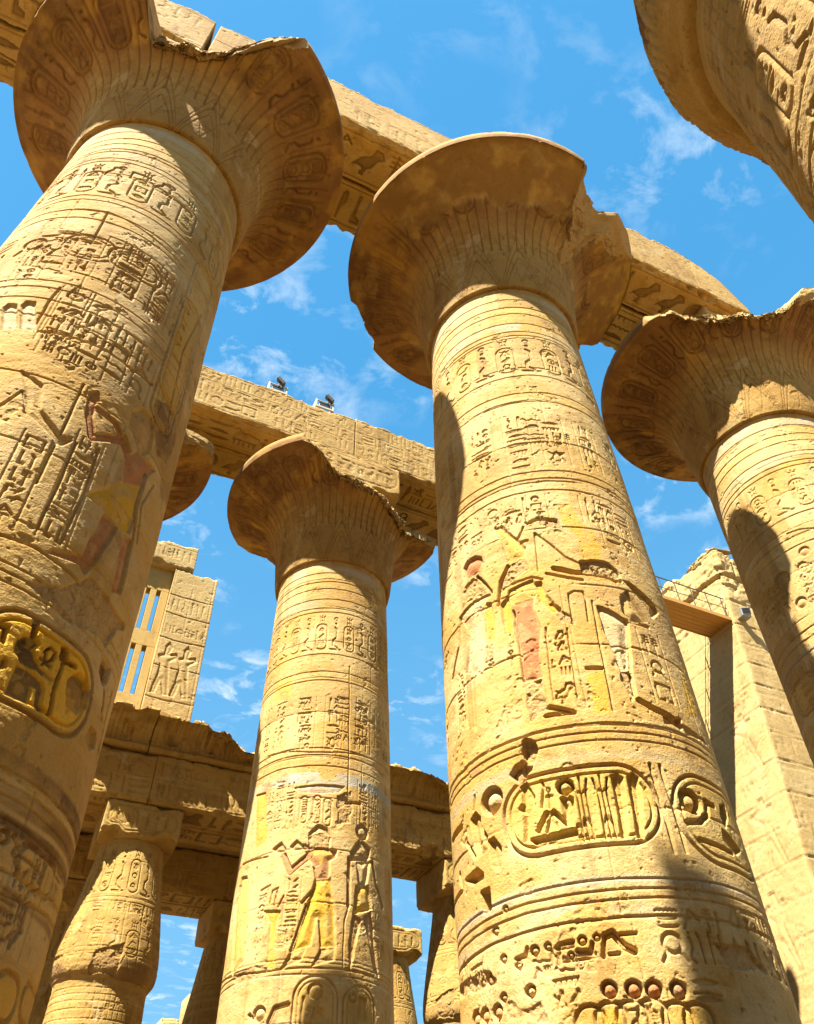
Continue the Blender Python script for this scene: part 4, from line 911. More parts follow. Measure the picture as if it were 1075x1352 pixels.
def loop_rect(y0, y1, z0, z1, st_front, st_other, rad=.05):
    """Cross-section loop: along the underside from back to front, up the front, over the top, down the back."""
    def seg(a, b, st): n = max(2, int(math.ceil(math.hypot(b[0]-a[0], b[1]-a[1])/st))); return [(a[0]+(b[0]-a[0])*i/n, a[1]+(b[1]-a[1])*i/n) for i in range(n)]
    r = rad
    L = seg((y1-r, z0), (y0+r, z0), st_front)+seg((y0+r, z0), (y0, z0+r), r)+seg((y0, z0+r), (y0, z1-r), st_front)+seg((y0, z1-r), (y0+r, z1), r)
    L += seg((y0+r, z1), (y1-r, z1), st_other)+seg((y1-r, z1), (y1, z1-r), r)+seg((y1, z1-r), (y1, z0+r), st_other)+seg((y1, z0+r), (y1-r, z0), r)
    return np.array(L)
def beam_mesh(loop, xs, seed, decor=None, corners=(), chip=.06, amp=1.0, post=None, caps=True):
    """A stone bar along X with a cross-section loop in (y, z); decor draws on its canvas (u = x, v = loop length)."""
    st = np.hypot(*(np.roll(loop, -1, 0)-loop).T); v = np.concatenate([[0], np.cumsum(st)[:-1]])
    cv = Canvas(xs, v); cv.R = random.Random(seed)
    if decor: decor(cv, v, loop)
    weather(cv, seed, amp)
    P = np.stack([np.broadcast_to(xs[None], cv.c.shape), np.broadcast_to(loop[:, :1], cv.c.shape), np.broadcast_to(loop[:, 1:], cv.c.shape)], -1).astype(float)
    N = -grid_normals(P, wrap_v=True)
    c0 = loop.mean(0); cen = np.array([0, c0[0], c0[1]])
    if np.einsum('ijk,ijk->ij', N, P-cen).mean() < 0: N = -N
    P = P+N*(cv.b+cv.c)[..., None]
    U = np.broadcast_to(xs[None], cv.c.shape)
    for (y, z) in corners:
        d = np.hypot(loop[:, 0]-y, loop[:, 1]-z)[:, None]
        n = np.abs(fbm(U*1.5, d*2+z, seed+3, 4))+.5*sm(.3, .6, fbm(U*.8+3, d*0, seed+4, 3))
        n = n*(1+.5*facet(U*2.2, d*2+z, seed+1)); k = np.exp(-(d/(.03+.16*n))**2)*chip*(n*1.6+.12)+np.exp(-(d/.12)**2)*.012*facet(U*9, d*9, seed+2)
        dv = np.stack([np.zeros_like(U), np.broadcast_to(np.sign(c0[0]-y), U.shape), np.broadcast_to(np.sign(c0[1]-z), U.shape)], -1)
        P = P+dv*k[..., None]
    if post: P = post(P, U)
    tint = cv.t
    if caps:
        out = []; to = []
        for j, sg in ((0, -1), (-1, 1)):
            E = P[:, [j]]; m = E.mean(0, keepdims=True); ring = []
            for f in (.9, .6, .3, .02):
                Q = m+(E-m)*f; Q[..., 0] = E[..., 0].mean()+sg*.02*(1-f)+.02*fbm(Q[..., 1]*3, Q[..., 2]*3, seed, 3); ring.append(Q)
            if j == 0: ring = ring[::-1]
            out.append(np.concatenate(ring, 1)); to.append(np.zeros((P.shape[0], 4, 4), np.float32))
        P = np.concatenate([out[0], P, out[1]], 1); tint = np.concatenate([to[0], tint, to[1]], 1)
    me = mesh_grid('stone', P[::-1], tint[::-1], wrap_v=True)
    return me
def block_mesh(x0, x1, y0, y1, z0, z1, seed, st=.03, decor=None, chip=.07, amp=1.0, post=None):
    lp = loop_rect(y0, y1, z0, z1, st, .12)
    return beam_mesh(lp, arange(x0, x1, st), seed, decor, ((y0, z0), (y0, z1), (y1, z0)), chip, amp, post)
def front_v(v, loop, y0):            # loop-length range of the front face
    i = np.where(np.abs(loop[:, 0]-y0) < 1e-6)[0]; return v[i[0]], v[i[-1]]
def under_v(v, loop, z0):
    i = np.where(np.abs(loop[:, 1]-z0) < 1e-6)[0]; return v[i[0]], v[i[-1]]

def box_bm(parts):
    """Several plain boxes (x0,x1,y0,y1,z0,z1) joined into one mesh, edges slightly eased."""
    import bmesh
    bm = bmesh.new()
    for x0, x1, y0, y1, z0, z1 in parts:
        g = bmesh.ops.create_cube(bm, size=1.0)
        for q in g['verts']: q.co = ((x0+x1)/2+q.co.x*(x1-x0), (y0+y1)/2+q.co.y*(y1-y0), (z0+z1)/2+q.co.z*(z1-z0))
    me = bpy.data.meshes.new('boxes'); 
    bmesh.ops.bevel(bm, geom=list(bm.edges), offset=min(.012, min(min(p[1]-p[0], p[3]-p[2], p[5]-p[4]) for p in parts)*.2), segments=1, affect='EDGES')
    bm.to_mesh(me); bm.free(); return me

# ------------------------------------------------------------------ the setting: ground
def ground():
    xs = np.concatenate([np.linspace(-900, -40, 12), np.linspace(-40, 60, 120)[1:], np.linspace(60, 900, 12)[1:]])
    ys = xs.copy(); X, Yy = np.meshgrid(xs, ys); Z = GROUND+.05*fbm(X*.25, Yy*.25, 3, 4)*(np.hypot(X, Yy) < 60)-.03
    o = part('ground', mesh_grid('ground', np.stack([X, Yy, Z], -1)), M_SAND); o['kind'] = 'structure'
ground()

# ------------------------------------------------------------------ great columns
def base_mesh():
    th = np.linspace(0, 2*math.pi, 96, endpoint=False)
    pr = [(1.0, GROUND-.05), (2.25, GROUND-.05), (2.3, GROUND+.0), (2.3, GROUND+.34), (2.22, GROUND+.42), (1.4, GROUND+.43)]
    P = np.array([[(r*math.cos(t), r*math.sin(t), z) for t in th] for r, z in pr]); return mesh_grid('base', P, wrap_u=True)
BASE = base_mesh()
def abacus_mesh(h, z1, seed):
    def deco(cv, v, lp):
        a, b = front_v(v, lp, -h); cv.row(-h+.15, h-.15, a+.35, a+1.0, .03, .1); cv.rbox(-h+.08, h-.08, a+.2, a+1.15, .02)
    return block_mesh(-h, h, -h, h, HRIM+RIMT-.0, z1, seed, .04, deco)
def great_column(key, loc, label, face, step, zlow, seed, bands, rc, kc, zc, hab, zab, slabs=None, cstep=.022):
    t = thing('great_column', label, 'column', loc, 'great columns of the nave')
    part('shaft', shaft_mesh(key, face, step, zlow, seed, bands), M_SHAFT, t)
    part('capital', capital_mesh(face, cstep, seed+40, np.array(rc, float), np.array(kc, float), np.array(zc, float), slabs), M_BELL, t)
    part('abacus', abacus_mesh(hab, zab, seed+60), M_BEAM, t)
    part('base', BASE, M_SIDE, t)
    return t
FULL = 3.6
colA = great_column('A', (-7.6, 0, 0), 'nearest huge column at the left, with a yellow kilted king and golden cartouche', 279, .0095, .9, 21, 1,
    [(0, FULL), (235, FULL), (242, 3.5), (244, 2.2), (268, 2.16), (279, 2.38), (288, 2.9), (295, 3.3), (301, 3.55), (304, FULL)],
    [(280, 0), (288, .35), (298, .45), (304, 0)], [(242, 18.4), (244, 17.22), (268, 17.22), (279, 17.38), (288, 17.68), (295, 17.95), (301, 18.4)], 1.3, 20.13)
colB = great_column('B', (0, 0, 0), 'tall column right of centre with a red robed figure and disc shaped capital', 231, .0095, 1.2, 22, 1,
    [(0, FULL), (6, FULL), (9, 3.0), (20, 3.1), (30, FULL), (118, FULL), (126, 3.3), (132, 3.36), (145, 3.38), (150, FULL), (274, FULL), (279, 3.45), (283, 3.1), (290, 3.0), (297, 2.97), (303, 3.1), (306, 3.34), (313, 3.4), (325, FULL)],
    [(0, 0), (120, 0), (128, .25), (140, .2), (150, 0), (276, 0), (284, .75), (300, .95), (318, .9), (328, .3), (340, 0)], [(0, 18.4), (290, 18.4)], 1.3, 20.13,
    [(192, 281, 2.35, (.50, .31, .085), .75), (326, 370, 2.3, (.55, .36, .07), .75)])
colD = great_column('D', (7.6, 0, 0), 'column at the right edge, its capital partly sunlit with a broken front rim', 209, .014, 6.4, 23, 2,
    [(0, FULL), (100, FULL), (188, FULL), (192, 3.45), (203, 3.3), (206, 3.0), (222, 2.6), (242, 2.52), (256, 2.67), (262, 3.0), (270, 3.2), (284, FULL)],
    [(186, 0), (260, 0), (266, .2), (280, 0)], [(188, 18.4), (203, 17.9), (206, 17.77), (222, 17.55), (242, 17.5), (256, 17.56), (262, 17.8), (268, 18.4)], 1.0, 20.13)
colC = great_column('C', (-.278, 9.268, 0), 'smaller looking column in the middle with a king in a long yellow robe', 250, .0135, 2.8, 24, 1,
    [(0, 3.46), (4, FULL), (19, FULL), (60, 3.3), (90, 3.2), (112, 2.7), (124, 2.75), (132, 3.3), (142, FULL), (228, FULL), (232, 3.42), (238, 3.2), (245, 2.6), (267, 2.27), (295, 2.14), (315, 2.1), (327, 2.08), (336, 2.37), (347, 2.85), (356, 3.46)],
    [(345, 0), (350, .4), (5, .1), (10, 0)], [(228, 18.4), (238, 17.85), (245, 17.54), (267, 17.3), (295, 17.2), (315, 17.12), (327, 17.1), (336, 17.4), (347, 17.66), (356, 18.3), (358, 18.4)], 1.5, 19.6)
colF = dup(colC, (-7.9, 9.268, 0), math.radians(205), 'column almost hidden behind the nearest one, only the edge of its dark capital showing')
colN = dup(colC, (7.35, 9.268, 0), math.radians(40), 'column standing wholly behind the disc capital column')

# ------------------------------------------------------------------ architraves on the great columns
def great_beam_deco(y0, z0, rows, deep):
    def deco(cv, v, lp):
        a, b = front_v(v, lp, y0); x0, x1 = cv.u[0], cv.u[-1]; h = b-a
        for q in (.05, .95): cv.line([(x0, a+h*q), (x1, a+h*q)], .025, .012, wob=.01)
        for i, (p, q) in enumerate(rows):
            cv.row(x0+.2, x1-.2, a+h*p, a+h*q, deep, .12); cv.line([(x0, a+h*(q+.025)), (x1, a+h*(q+.025))], .02, .012, wob=.01)
        c, d = under_v(v, lp, z0); g = (c+d)/2
        cv.line([(x0, g), (x1, g)], .08, .14, (.05, .025, .01), .9, wob=.04)
        for e0, e1 in ((c+.22, g-.2), (g+.2, d-.22)):
            cv.gp = ((.13, .06, .02), .7); cv.row(x0+.3, x1-.3, e0, e1, .05); cv.gp = None; cv.line([(x0, e0-.07), (x1, e0-.07)], .03, .03); cv.line([(x0, e1+.07), (x1, e1+.07)], .03, .03)
        s_, U, V = cv.win(x0-1, x1+1, c, d); cv.pig(s_, sm(-.1, .5, fbm(U*.8, V*1.1, 3, 4)), (.50, .28, .04), .65)
        for k in range(2):
            xx = x0+(x1-x0)*rnd.uniform(.2, .8); cv.line([(xx, a), (xx+.1, a+h*.5), (xx-.05, b)], .02, .014, wob=.05)
    return deco
def great_beam(x0, x1, yc, z0, z1, seed, label, rows, deep, post=None, chip=.10, hw=1.32):
    lp = loop_rect(yc-hw, yc+hw, z0, z1, .026, .12)
    y0, y1 = yc-hw, yc+hw
    me = beam_mesh(lp, arange(x0, x1, .028), seed, great_beam_deco(y0, z0, rows, deep), ((y0, z0), (y0, z1), (y1, z0), (y1, z1)), chip, 1.0, post)
    return tag(part('architrave', me, M_BEAM), label, 'architrave', 'architraves across the great columns')
def post_gap(xj, w):
    def f(P, U):
        z = P[..., 2]; P[..., 0] -= (U > xj-.3)*np.clip((z-21.0)*.06, 0, w)*(U-xj+.3)/.3; return P
    return f
def post_end(P, U):
    top = 22.45-np.maximum(0, U-6.2)*.62-np.maximum(0, U-7.5)*1.2+.09*facet(U*1.6, P[..., 1]*1.6, 3)+.05*facet(U*5, P[..., 1]*5, 4)
    P[..., 2] = np.minimum(P[..., 2], np.maximum(top, 20.6)); return P
great_beam(-16, -7.93, 0, 20.14, 22.5, 31, 'lit stone architrave running out of the top left corner behind the nearest capital', [(.55, .88)], .014)
great_beam(-7.80, -.14, 0, 20.14, 22.5, 32, 'architrave spanning from the nearest capital to the disc shaped capital', [(.12, .42)], .012, post_gap(-.14, .05), chip=.13)
great_beam(-.10, 8.15, 0, 20.14, 22.45, 33, 'architrave with a broken sloping end resting on the right hand column', [], .014, post_end, chip=.2)
great_beam(-16, -7.95, 9.268, 19.6, 21.68, 34, 'far architrave block hidden behind the nearest column', [(.1, .45), (.5, .85)], .014)
great_beam(-7.92, -.32, 9.268, 19.6, 21.68, 35, 'far architrave carrying two floodlights, left of the middle column', [(.10, .36), (.40, .64), (.68, .92)], .016)
great_beam(-.29, 7.7, 9.268, 19.6, 21.7, 36, 'far architrave running right from the middle column behind the disc capital column', [(.10, .36), (.40, .64), (.68, .92)], .016)

# ------------------------------------------------------------------ floodlights on the far architrave
def floodlight(x, label, k):
    t = thing('floodlight', label, 'floodlight', (x, 7.95+.28, 21.66), 'floodlights on the far architrave')
    part('frame', box_bm([(-.33, -.27, -.25, .2, 0, .40), (.27, .33, -.25, .2, 0, .40), (-.27, .27, -.25, -.19, .0, .09), (-.27, .27, -.25, -.2, .33, .37), (-.27, .27, .12, .18, 0, .30)]), M_CREAM, t)
    part('glass', box_bm([(-.2, .2, -.22, -.17, .11, .31)]), M_GLASS, t)
    part('bracket', box_bm([(-.03+k, .03+k, -.26, -.2, .3, .62), (.1+k, .14+k, -.25, -.21, .3, .66)]), M_METAL, t)
    h = part('lamp_head', box_bm([(-.17, .17, -.10, .10, -.06, .06)]), M_METAL, t); h.location = (.04+k, -.24, .60); h.rotation_euler = (.3, .75, 0)
    part('spike', box_bm([(.12+k, .14+k, -.25, -.23, .6, .86)]), M_METAL, t)
floodlight(-3.08, 'small floodlight in a cream frame, the left one of two on the far architrave', .02)
floodlight(-1.42, 'small floodlight with a dark glass pane, the right one of two on the far architrave', .1)

# ------------------------------------------------------------------ closed bud columns of the aisles
BP = np.array([[GROUND, 1.10], [-.6, 1.28], [2, 1.30], [4.5, 1.26], [6.28, 1.20], [6.42, 1.22], [6.50, 1.30], [6.62, 1.37], [6.85, 1.395], [7.2, 1.37], [7.9, 1.27], [8.8, 1.12], [9.6, 1.0], [10.1, .93]])
def bud_part(name, z0, z1, step, seed, fine=False):
    th = np.linspace(0, 2*math.pi, int(2*math.pi*1.3/step), endpoint=False); zz = arange(z0, z1, step)
    if z0 < 0: zz = np.concatenate([np.linspace(z0, .5, 8)[:-1], arange(.5, z1, step)])
    if z0 < 0 and fine: zz = np.concatenate([np.linspace(z0, 3.0, 24)[:-1], arange(3.0, z1, step)])
    cv = Canvas(th*1.25, zz); cv.R = random.Random(seed); L = 2*math.pi*1.25
    for z in (6.2, 6.05, 5.9, 5.72, 5.5, 4.1, 3.9, 7.0, 7.12, 8.3, 8.42): cv.line([(0, z), (L, z)], .022, .014, wob=.015)
    if name == 'bud':
        if fine:
            for i in range(90): cv.line([(L*(i+.5)/90, 6.6), (L*(i+.5)/90, 8.2)], .016, .02)
            cv.gp = ((.16, .08, .03), .7)
        cv.frieze(0, L, 8.55, 9.9, .44, .024); cv.row(0, L, 8.0, 8.28, .016, .5)
        for i in range(16):
            u = L*(i+.5)/16; cv.line([(u-.2, 6.6), (u-.2, 8.2)], .02, .012); cv.line([(u-.14, 6.6), (u, 7.0), (u+.14, 6.6)], .02, .012)
        cv.frieze(0, L, 6.75 if fine else 6.9, 7.85, .32 if fine else .46, .024 if fine else .014, (.14, .07, .025) if fine else None, .75); cv.gp = None
        for i in range(5): cv.rough([(L*(i+.1)/5, 6.5), (L*(i+.5)/5, 6.45), (L*(i+.55)/5, 6.95+.3*(i % 2)), (L*(i+.15)/5, 7.0)], .05)
        s_, U, V = cv.win(-1, L+1, 6.3, 6.85); cv.pig(s_, sm(-.2, .4, fbm(U*1.3, V*2, 3, 4))*np.ones_like(U+V), (.22, .12, .05), .75)
    else:
        for i in range(56): cv.line([(L*(i+.5)/56, 5.5), (L*(i+.5)/56, 6.2)], .018, .010)
        if fine:
            cv.gp = ((.24, .13, .045), .5); u = 0
            while u < L:
                cv.col(u+.1, 3.1, 4.2, .17, .016); cv.col(u+.34, 3.1, 4.2, .17, .016)
                for e in (-.01, .22, .45): cv.line([(u+e, 3.05), (u+e, 4.2)], .014, .014)
                cv.rbox(u+.5, u+.78, 3.15, 4.1, .02, (.5, .3, .08), .3, .025); cv.col(u+.64, 3.25, 3.95, .17, .016); u += .86
            cv.frieze(0, L, 4.4, 5.3, .26, .016, (.5, .31, .09)); cv.gp = None
            cv.row(0, L, 5.36, 5.48, .012, .1)
        else: cv.frieze(0, L, 4.3, 5.4, .40, .02, (.6, .42, .12))
        u = 0
        while u < L and not fine:
            cv.col(u+.2, 1.2, 3.8, .28, .02); cv.line([(u, 1.2), (u, 3.85)], .022, .016)
            if cv.R.random() < .4:
                cv.fill([(u+x, 1.3+y) for x, y in ((.5, 0), (.75, .02), (.72, .9), (.7, 1.4), (1.02, 1.8), (1.0, 2.2), (.7, 2.35), (.5, 2.1), (.45, 1.5), (.52, .9))], .04, (.60, .40, .12), .3); cv.disc(u+.72, 3.65, .16, .05, (.55, .27, .16), .6); u += .75
            u += .46
    courses(cv, [z for z in np.arange(-.9, 9.8, 1.04)], 0, L, seed, 60 if name == 'bud' else 2.8, .014, .010)
    weather(cv, seed, 1.0)
    d = (th/(2*math.pi))[None]; wmix = sm(.93, 1, d); cv.b = cv.b*(1-wmix)+cv.b[:, :1]*wmix
    tq = np.interp(zz, BP[:, 0], BP[:, 1]); kr = np.ones(9)/9
    if name == 'bud': tq = np.convolve(np.pad(tq, 4, 'edge'), kr, 'valid')
    r = tq[:, None]+cv.b+cv.c
    if name == 'bud': r[:3] -= np.array([.25, .12, .03])[:, None]
    P = np.stack([r*np.cos(th), r*np.sin(th), np.broadcast_to(zz[:, None], r.shape)], -1); return mesh_grid(name, P, cv.t, wrap_u=True)
def bud_abacus():
    def deco(cv, v, lp):
        a, b = front_v(v, lp, -1.12); cv.rbox(-1.0, 1.0, a+.12, b-.12, .02); cv.row(-.85, .85, a+.2, b-.2, .035)
        s_, U, V = cv.win(-.95, .95, a+.15, b-.15); cv.pig(s_, sm(-.2, .3, fbm(U*1.2, V*1.5, 7, 4)), (.58, .38, .07), .6)
    def post(P, U):
        fr = (P[..., 1] < -.6) & (P[..., 2] < 10.7)
        lift = .22*sm(-.1, .5, fbm(U*1.1+4, U*0, 4, 3))+.05*fbm(U*4, P[..., 2]*4, 2, 3); k = sm(10.6, 10.12, P[..., 2])*sm(-.5, -1.0, P[..., 1])
        P[..., 2] += k*np.maximum(lift, -.02); return P
    return block_mesh(-1.12, 1.12, -1.12, 1.12, 10.1, 11.13, 71, .03, deco, .09, 1.0, post)
YS, YN, YS2 = 17.4, -8.13, 24.0
ME_BS = bud_part('shaft', GROUND, 6.45, .016, 51); ME_BB = bud_part('bud', 6.36, 10.12, .016, 52); ME_BA = bud_abacus(); ME_ES = bud_part('shaft', GROUND, 6.45, .009, 53, True); ME_EB = bud_part('bud', 6.36, 10.12, .012, 54, True)
def bud_column(loc, rz, label, ms=None, mb=None):
    t = thing('bud_column', label, 'column', loc, 'bud capital columns of the side aisles')
    part('shaft', ms or ME_BS, M_SIDE, t); part('bud', mb or ME_BB, M_SIDE, t); a = part('abacus', ME_BA, M_SIDE, t); t.rotation_euler = (0, 0, rz); a.rotation_euler = (0, 0, -rz); return t
bcE = bud_column((-2.85, YN-.1, 0), 1.15, 'very close dark column jutting in at the top right corner', ME_ES, ME_EB)
[c for c in bcE.children if c.name.startswith('bud')][0].scale = (1.06, 1.06, 1)
bud_column((-3.25, YS, 0), .4, 'bulging bud column at the lower left under a carved square block')
bud_column((7.92, YS, 0), 2.0, 'bud column half hidden between the middle column and the red robed one')
bud_column((-8.83, YS, 0), 3.0, 'bud column in the far row behind the nearest column')
bud_column((2.33, YS, 0), 4.0, 'bud column in the far row behind the middle column')
bud_column((1.82, YS2, 0), 5.0, 'shadowed bud column seen past the lower left bulging one against the sky')
bud_column((-3.76, YS2, 0), .9, 'dark bud column deep in the aisle behind the lower left bulging one')
bud_column((8.05, YS2, 0), 2.6, 'distant bud column with a bare square block, standing alone beside the middle column')
bud_column((-9.34, YS2, 0), 1.9, 'dark bud column deep in the aisle at the lower left corner')

# ------------------------------------------------------------------ aisle architraves and broken cornice
def side_deco(y0, z0):
    def deco(cv, v, lp):
        a, b = front_v(v, lp, y0); x0, x1 = cv.u[0], cv.u[-1]; h = b-a
        for q in (.04, .5, .96): cv.line([(x0, a+h*q), (x1, a+h*q)], .022, .012, wob=.01)
        cv.row(x0+.1, x1-.1, a+h*.07, a+h*.46, .026, .1); cv.row(x0+.1, x1-.1, a+h*.54, a+h*.92, .026, .1)
        c, d = under_v(v, lp, z0); cv.gp = ((.13, .06, .02), .6); cv.row(x0+.2, x1-.2, c+.2, c+1.05, .05); cv.row(x0+.2, x1-.2, c+1.35, c+2.25, .05); cv.gp = None; cv.line([(x0, c+1.2), (x1, c+1.2)], .05, .08, wob=.03)
        s_, U, V = cv.win(x0-1, x1+1, c, b); cv.pig(s_, sm(.0, .5, fbm(U*.7, V*1.1, 3, 4)), (.50, .31, .07), .45)
    return deco
def side_arch(x0, x1, yc, seed, label, group='aisle architraves'):
    y0, y1 = yc-1.2, yc+1.25; lp = loop_rect(y0, y1, 11.14, 12.72, .03, .14)
    me = beam_mesh(lp, arange(x0+.01, x1-.01, .03), seed, side_deco(y0, 11.14), ((y0, 11.14), (y0, 12.72)), .09)
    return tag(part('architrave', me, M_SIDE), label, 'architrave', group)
side_arch(-8.83, -3.25, YS, 81, 'shaded carved architrave at the far left over the lower left bulging column')
side_arch(-3.25, 2.33, YS, 82, 'carved architrave between the lower left bulging column and the middle column')
side_arch(2.33, 7.92, YS, 83, 'carved architrave seen through the gap right of the middle column')
side_arch(7.92, 13.5, YS, 84, 'carved architrave behind the red robed column')
side_arch(-9.3, -3.8, YS2, 85, 'dark architrave deep in the aisle at the left')
side_arch(-3.8, 3.1, YS2, 86, 'dark architrave deep in the aisle above the strip of sky')
def cornice(x0, x1, seed, label, hole, ov=.72):
    yf = YS-1.2
    pts = [(yf+1.0, 12.73), (yf+.02, 12.73)]
    pts += [(yf-.10*math.sin(a), 12.84-.10*math.cos(a)) for a in np.linspace(.2, math.pi-.2, 7)]
    pts += [(yf+.03, 12.96)]+[(yf+.02-ov*(1-math.cos(a)), 12.98+.62*math.sin(a)) for a in np.linspace(.05, math.pi/2, 10)]
    pts += [(yf-ov+.02, 13.98), (yf+.9, 13.98)]
    P = []
    for i in range(len(pts)):
        a, b = pts[i], pts[(i+1) % len(pts)]; n = max(1, int(math.hypot(b[0]-a[0], b[1]-a[1])/.04)); P += [(a[0]+(b[0]-a[0])*k/n, a[1]+(b[1]-a[1])*k/n) for k in range(n)]
    lp = np.array(P)
    def deco(cv, v, l2):
        i = np.where(l2[:, 1] > 13.0)[0]; a, b = v[i[0]], v[i[0]]+1.05
        for x in np.arange(x0, x1, .16): cv.line([(x, a), (x, b)], .03, .022)
        for x in np.arange(x0+.4, x1, 1.3): cv.rbox(x, x+.3, a+.1, b-.1, .04, (.45, .28, .06), .3)
    def post(Q, U):
        top = 13.72+.20*fbm(U*.55, U*0+2, seed, 3)+.16*facet(U*1.6, Q[..., 1]*1.6, seed+1)+.07*facet(U*5, Q[..., 1]*5, seed+2)
        for (hx, hw, hd) in hole: top = top-hd*np.exp(-((U-hx)/hw)**2)
        Q[..., 2] = np.minimum(Q[..., 2], np.maximum(top, 13.0))
        br = sm(.25, .5, fbm(U*.9+3, Q[..., 2]*.8, seed+3, 4))*sm(13.0, 13.3, Q[..., 2])*sm(YS-.4, YS-1.0, Q[..., 1])
        Q[..., 1] += br*(.30+.12*facet(U*2.6, Q[..., 2]*3, seed+4)+.04*facet(U*8, Q[..., 2]*8, seed+5)); return Q
    me = beam_mesh(lp, arange(x0, x1, .03), seed, deco, ((yf-ov, 13.9),), .12, 1.4, post)
    tag(part('cornice', me, M_SIDE), label, 'cornice', 'broken cornices on the far aisle')
cornice(-8.8, -3.6, 91, 'dark broken cornice at the left below the stone window grille', [(-4.2, .5, .25)], 1.0)
cornice(-3.57, 2.3, 92, 'crumbling sunlit cornice left of the middle column', [(-.6, .7, .6), (1.2, .6, .3)])
cornice(2.33, 7.9, 93, 'crumbling cornice in the gap right of the middle column', [(3.2, .6, .2), (6.9, .6, .25)])
cornice(7.93, 13.4, 94, 'crumbling cornice behind the red robed column', [(9, .8, .3)])
def roof(x0, x1, seed, label):
    me = block_mesh(x0, x1, YS+.3, YS2+1.2, 12.76, 13.5, seed, .12, None, .06)
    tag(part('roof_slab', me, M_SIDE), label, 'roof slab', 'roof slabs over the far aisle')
for k, (x, lb) in enumerate(((-12.2, 'dark roof slab over the aisle at the far left'), (-7.0, 'dark roof slab over the aisle behind the lower left bulging column'), (-1.9, 'roof slab over the aisle above the strip of sky'))): roof(x, x+5.0, 95+k, lb)

# ------------------------------------------------------------------ clerestory: pier, lintel and stone grille on the far side
def pier_deco(y0):
    def deco(cv, v, lp):
        a, b = front_v(v, lp, y0); x0, x1 = cv.u[0], cv.u[-1]; h = b-a
        for q in (1.1, 2.35, 3.5, 4.6, 5.45): cv.line([(x0, a+q), (x0+.5, a+q-.05), (x1, a+q-.02)], .03, .03, wob=.03)
        for ux in (.12, .78):
            cv.fill([(x0+ux+x, a+1.25+y) for x, y in ((.0, 0), (.15, 0), (.25, .6), (.42, 0), (.6, 0), (.48, .8), (.42, 1.3), (.68, 1.55), (.62, 1.7), (.35, 1.6), (.42, 1.9), (.3, 2.1), (.18, 1.9), (.2, 1.6), (-.02, 1.5), (.12, 1.2), (.1, .7))], .03, dome=.8)
        cv.row(x0+.1, x1-.1, a+3.7, a+4.1, .02); cv.row(x0+.1, x1-.1, a+4.7, a+5.3, .02); cv.line([(x0+.75, a+3.6), (x0+.8, a+5.9)], .02, .012)
        cv.line([(x0+.06, a+1.1), (x0+.06, b)], .02, .015); cv.line([(x1-.1, a+.3), (x1-.1, b)], .02, .015)
    return deco
def slope_top(P, U):
    P[..., 2] = np.minimum(P[..., 2], 20.35-.62*(U+9.55)); return P
def pier(x0, x1, yc, z0, z1, seed, label, post=None):
    me = block_mesh(x0, x1, yc-.75, yc+.75, z0, z1, seed, .026, pier_deco(yc-.75), .10, 1.2, post)
    return tag(part('clerestory_pier', me, M_WALL), label, 'pier', 'clerestory piers')
pier(-4.06, -2.42, YS-.05, 13.75, 20.5, 101, 'upright stone pier with two carved figures above the far cornice')
pier(-9.7, -8.0, YS-.05, 13.75, 20.5, 102, 'upright stone pier hidden behind the nearest column')
def lint_deco(cv, v, lp):
    a, b = front_v(v, lp, YS-.85); cv.row(cv.u[0]+.1, cv.u[-1]-.1, a+.3, b-.3, .024); cv.line([(cv.u[0], b-.2), (cv.u[-1], b-.2)], .02, .014)
tag(part('lintel', block_mesh(-9.4, -3.40, YS-.85, YS+.75, 20.53, 21.75, 103, .03, lint_deco, .12), M_WALL), 'stone lintel bridging the top of the window grille', 'lintel')
def grille():
    t = thing('window_grille', 'tall stone window grille with two tiers of upright slots', 'window grille', (0, YS-.3, 0))
    ps = []; x = -4.36; xs = []
    while x > -7.7: xs.append(x); x -= .38
    y0, y1 = -.2, .2
    for z0, z1 in ((13.9, 15.0), (16.98, 17.62), (19.5, 20.53)): ps.append((-7.98, -4.08, y0, y1, z0, z1))
    for z0, z1 in ((15.0, 16.98), (17.62, 19.5)):
        e = -4.08
        for s in xs: ps.append((s, e, y0+.003, y1-.003, z0-.01, z1+.01)); e = s-.155
        ps.append((-7.98, e, y0+.003, y1-.003, z0-.01, z1+.01))
    part('slab', box_bm(ps), M_PLASTER, t)
grille()

# ------------------------------------------------------------------ near aisle: what casts the shadow on the lower shafts
for i, (x, y, rz, lb) in enumerate(((-8.83, YN-.1, .3, 'near aisle bud column beside the camera, outside the frame at the left'), (-14.41, YN-.1, 1.3, 'near aisle bud column farther left, outside the frame'), (2.73, YN-.1, 2.2, 'near aisle bud column outside the frame at the right'),
        (-14.41, -14.8, 3.1, 'bud column behind the camera, far left'), (-8.83, -14.8, 4.1, 'bud column behind the camera, left'), (-2.85, -14.8, 5.0, 'bud column behind the camera, middle'), (2.73, -14.8, 5.7, 'bud column behind the camera, right'))): bud_column((x, y, 0), rz, lb)
near_beams = [side_arch(-14.2, -2.9, -14.8, 89, 'aisle architrave behind the camera'), side_arch(-8.5, -2.85, YN-.1, 87, 'near aisle architrave above the frame'), side_arch(-14.2, -8.52, YN-.1, 88, 'near aisle architrave outside the frame at the left')]
NP = pier(-9.55, -7.95, -7.6, 12.75, 20.5, 104, 'near clerestory pier outside the frame at the left', lambda P, U: slope_top(P, U))

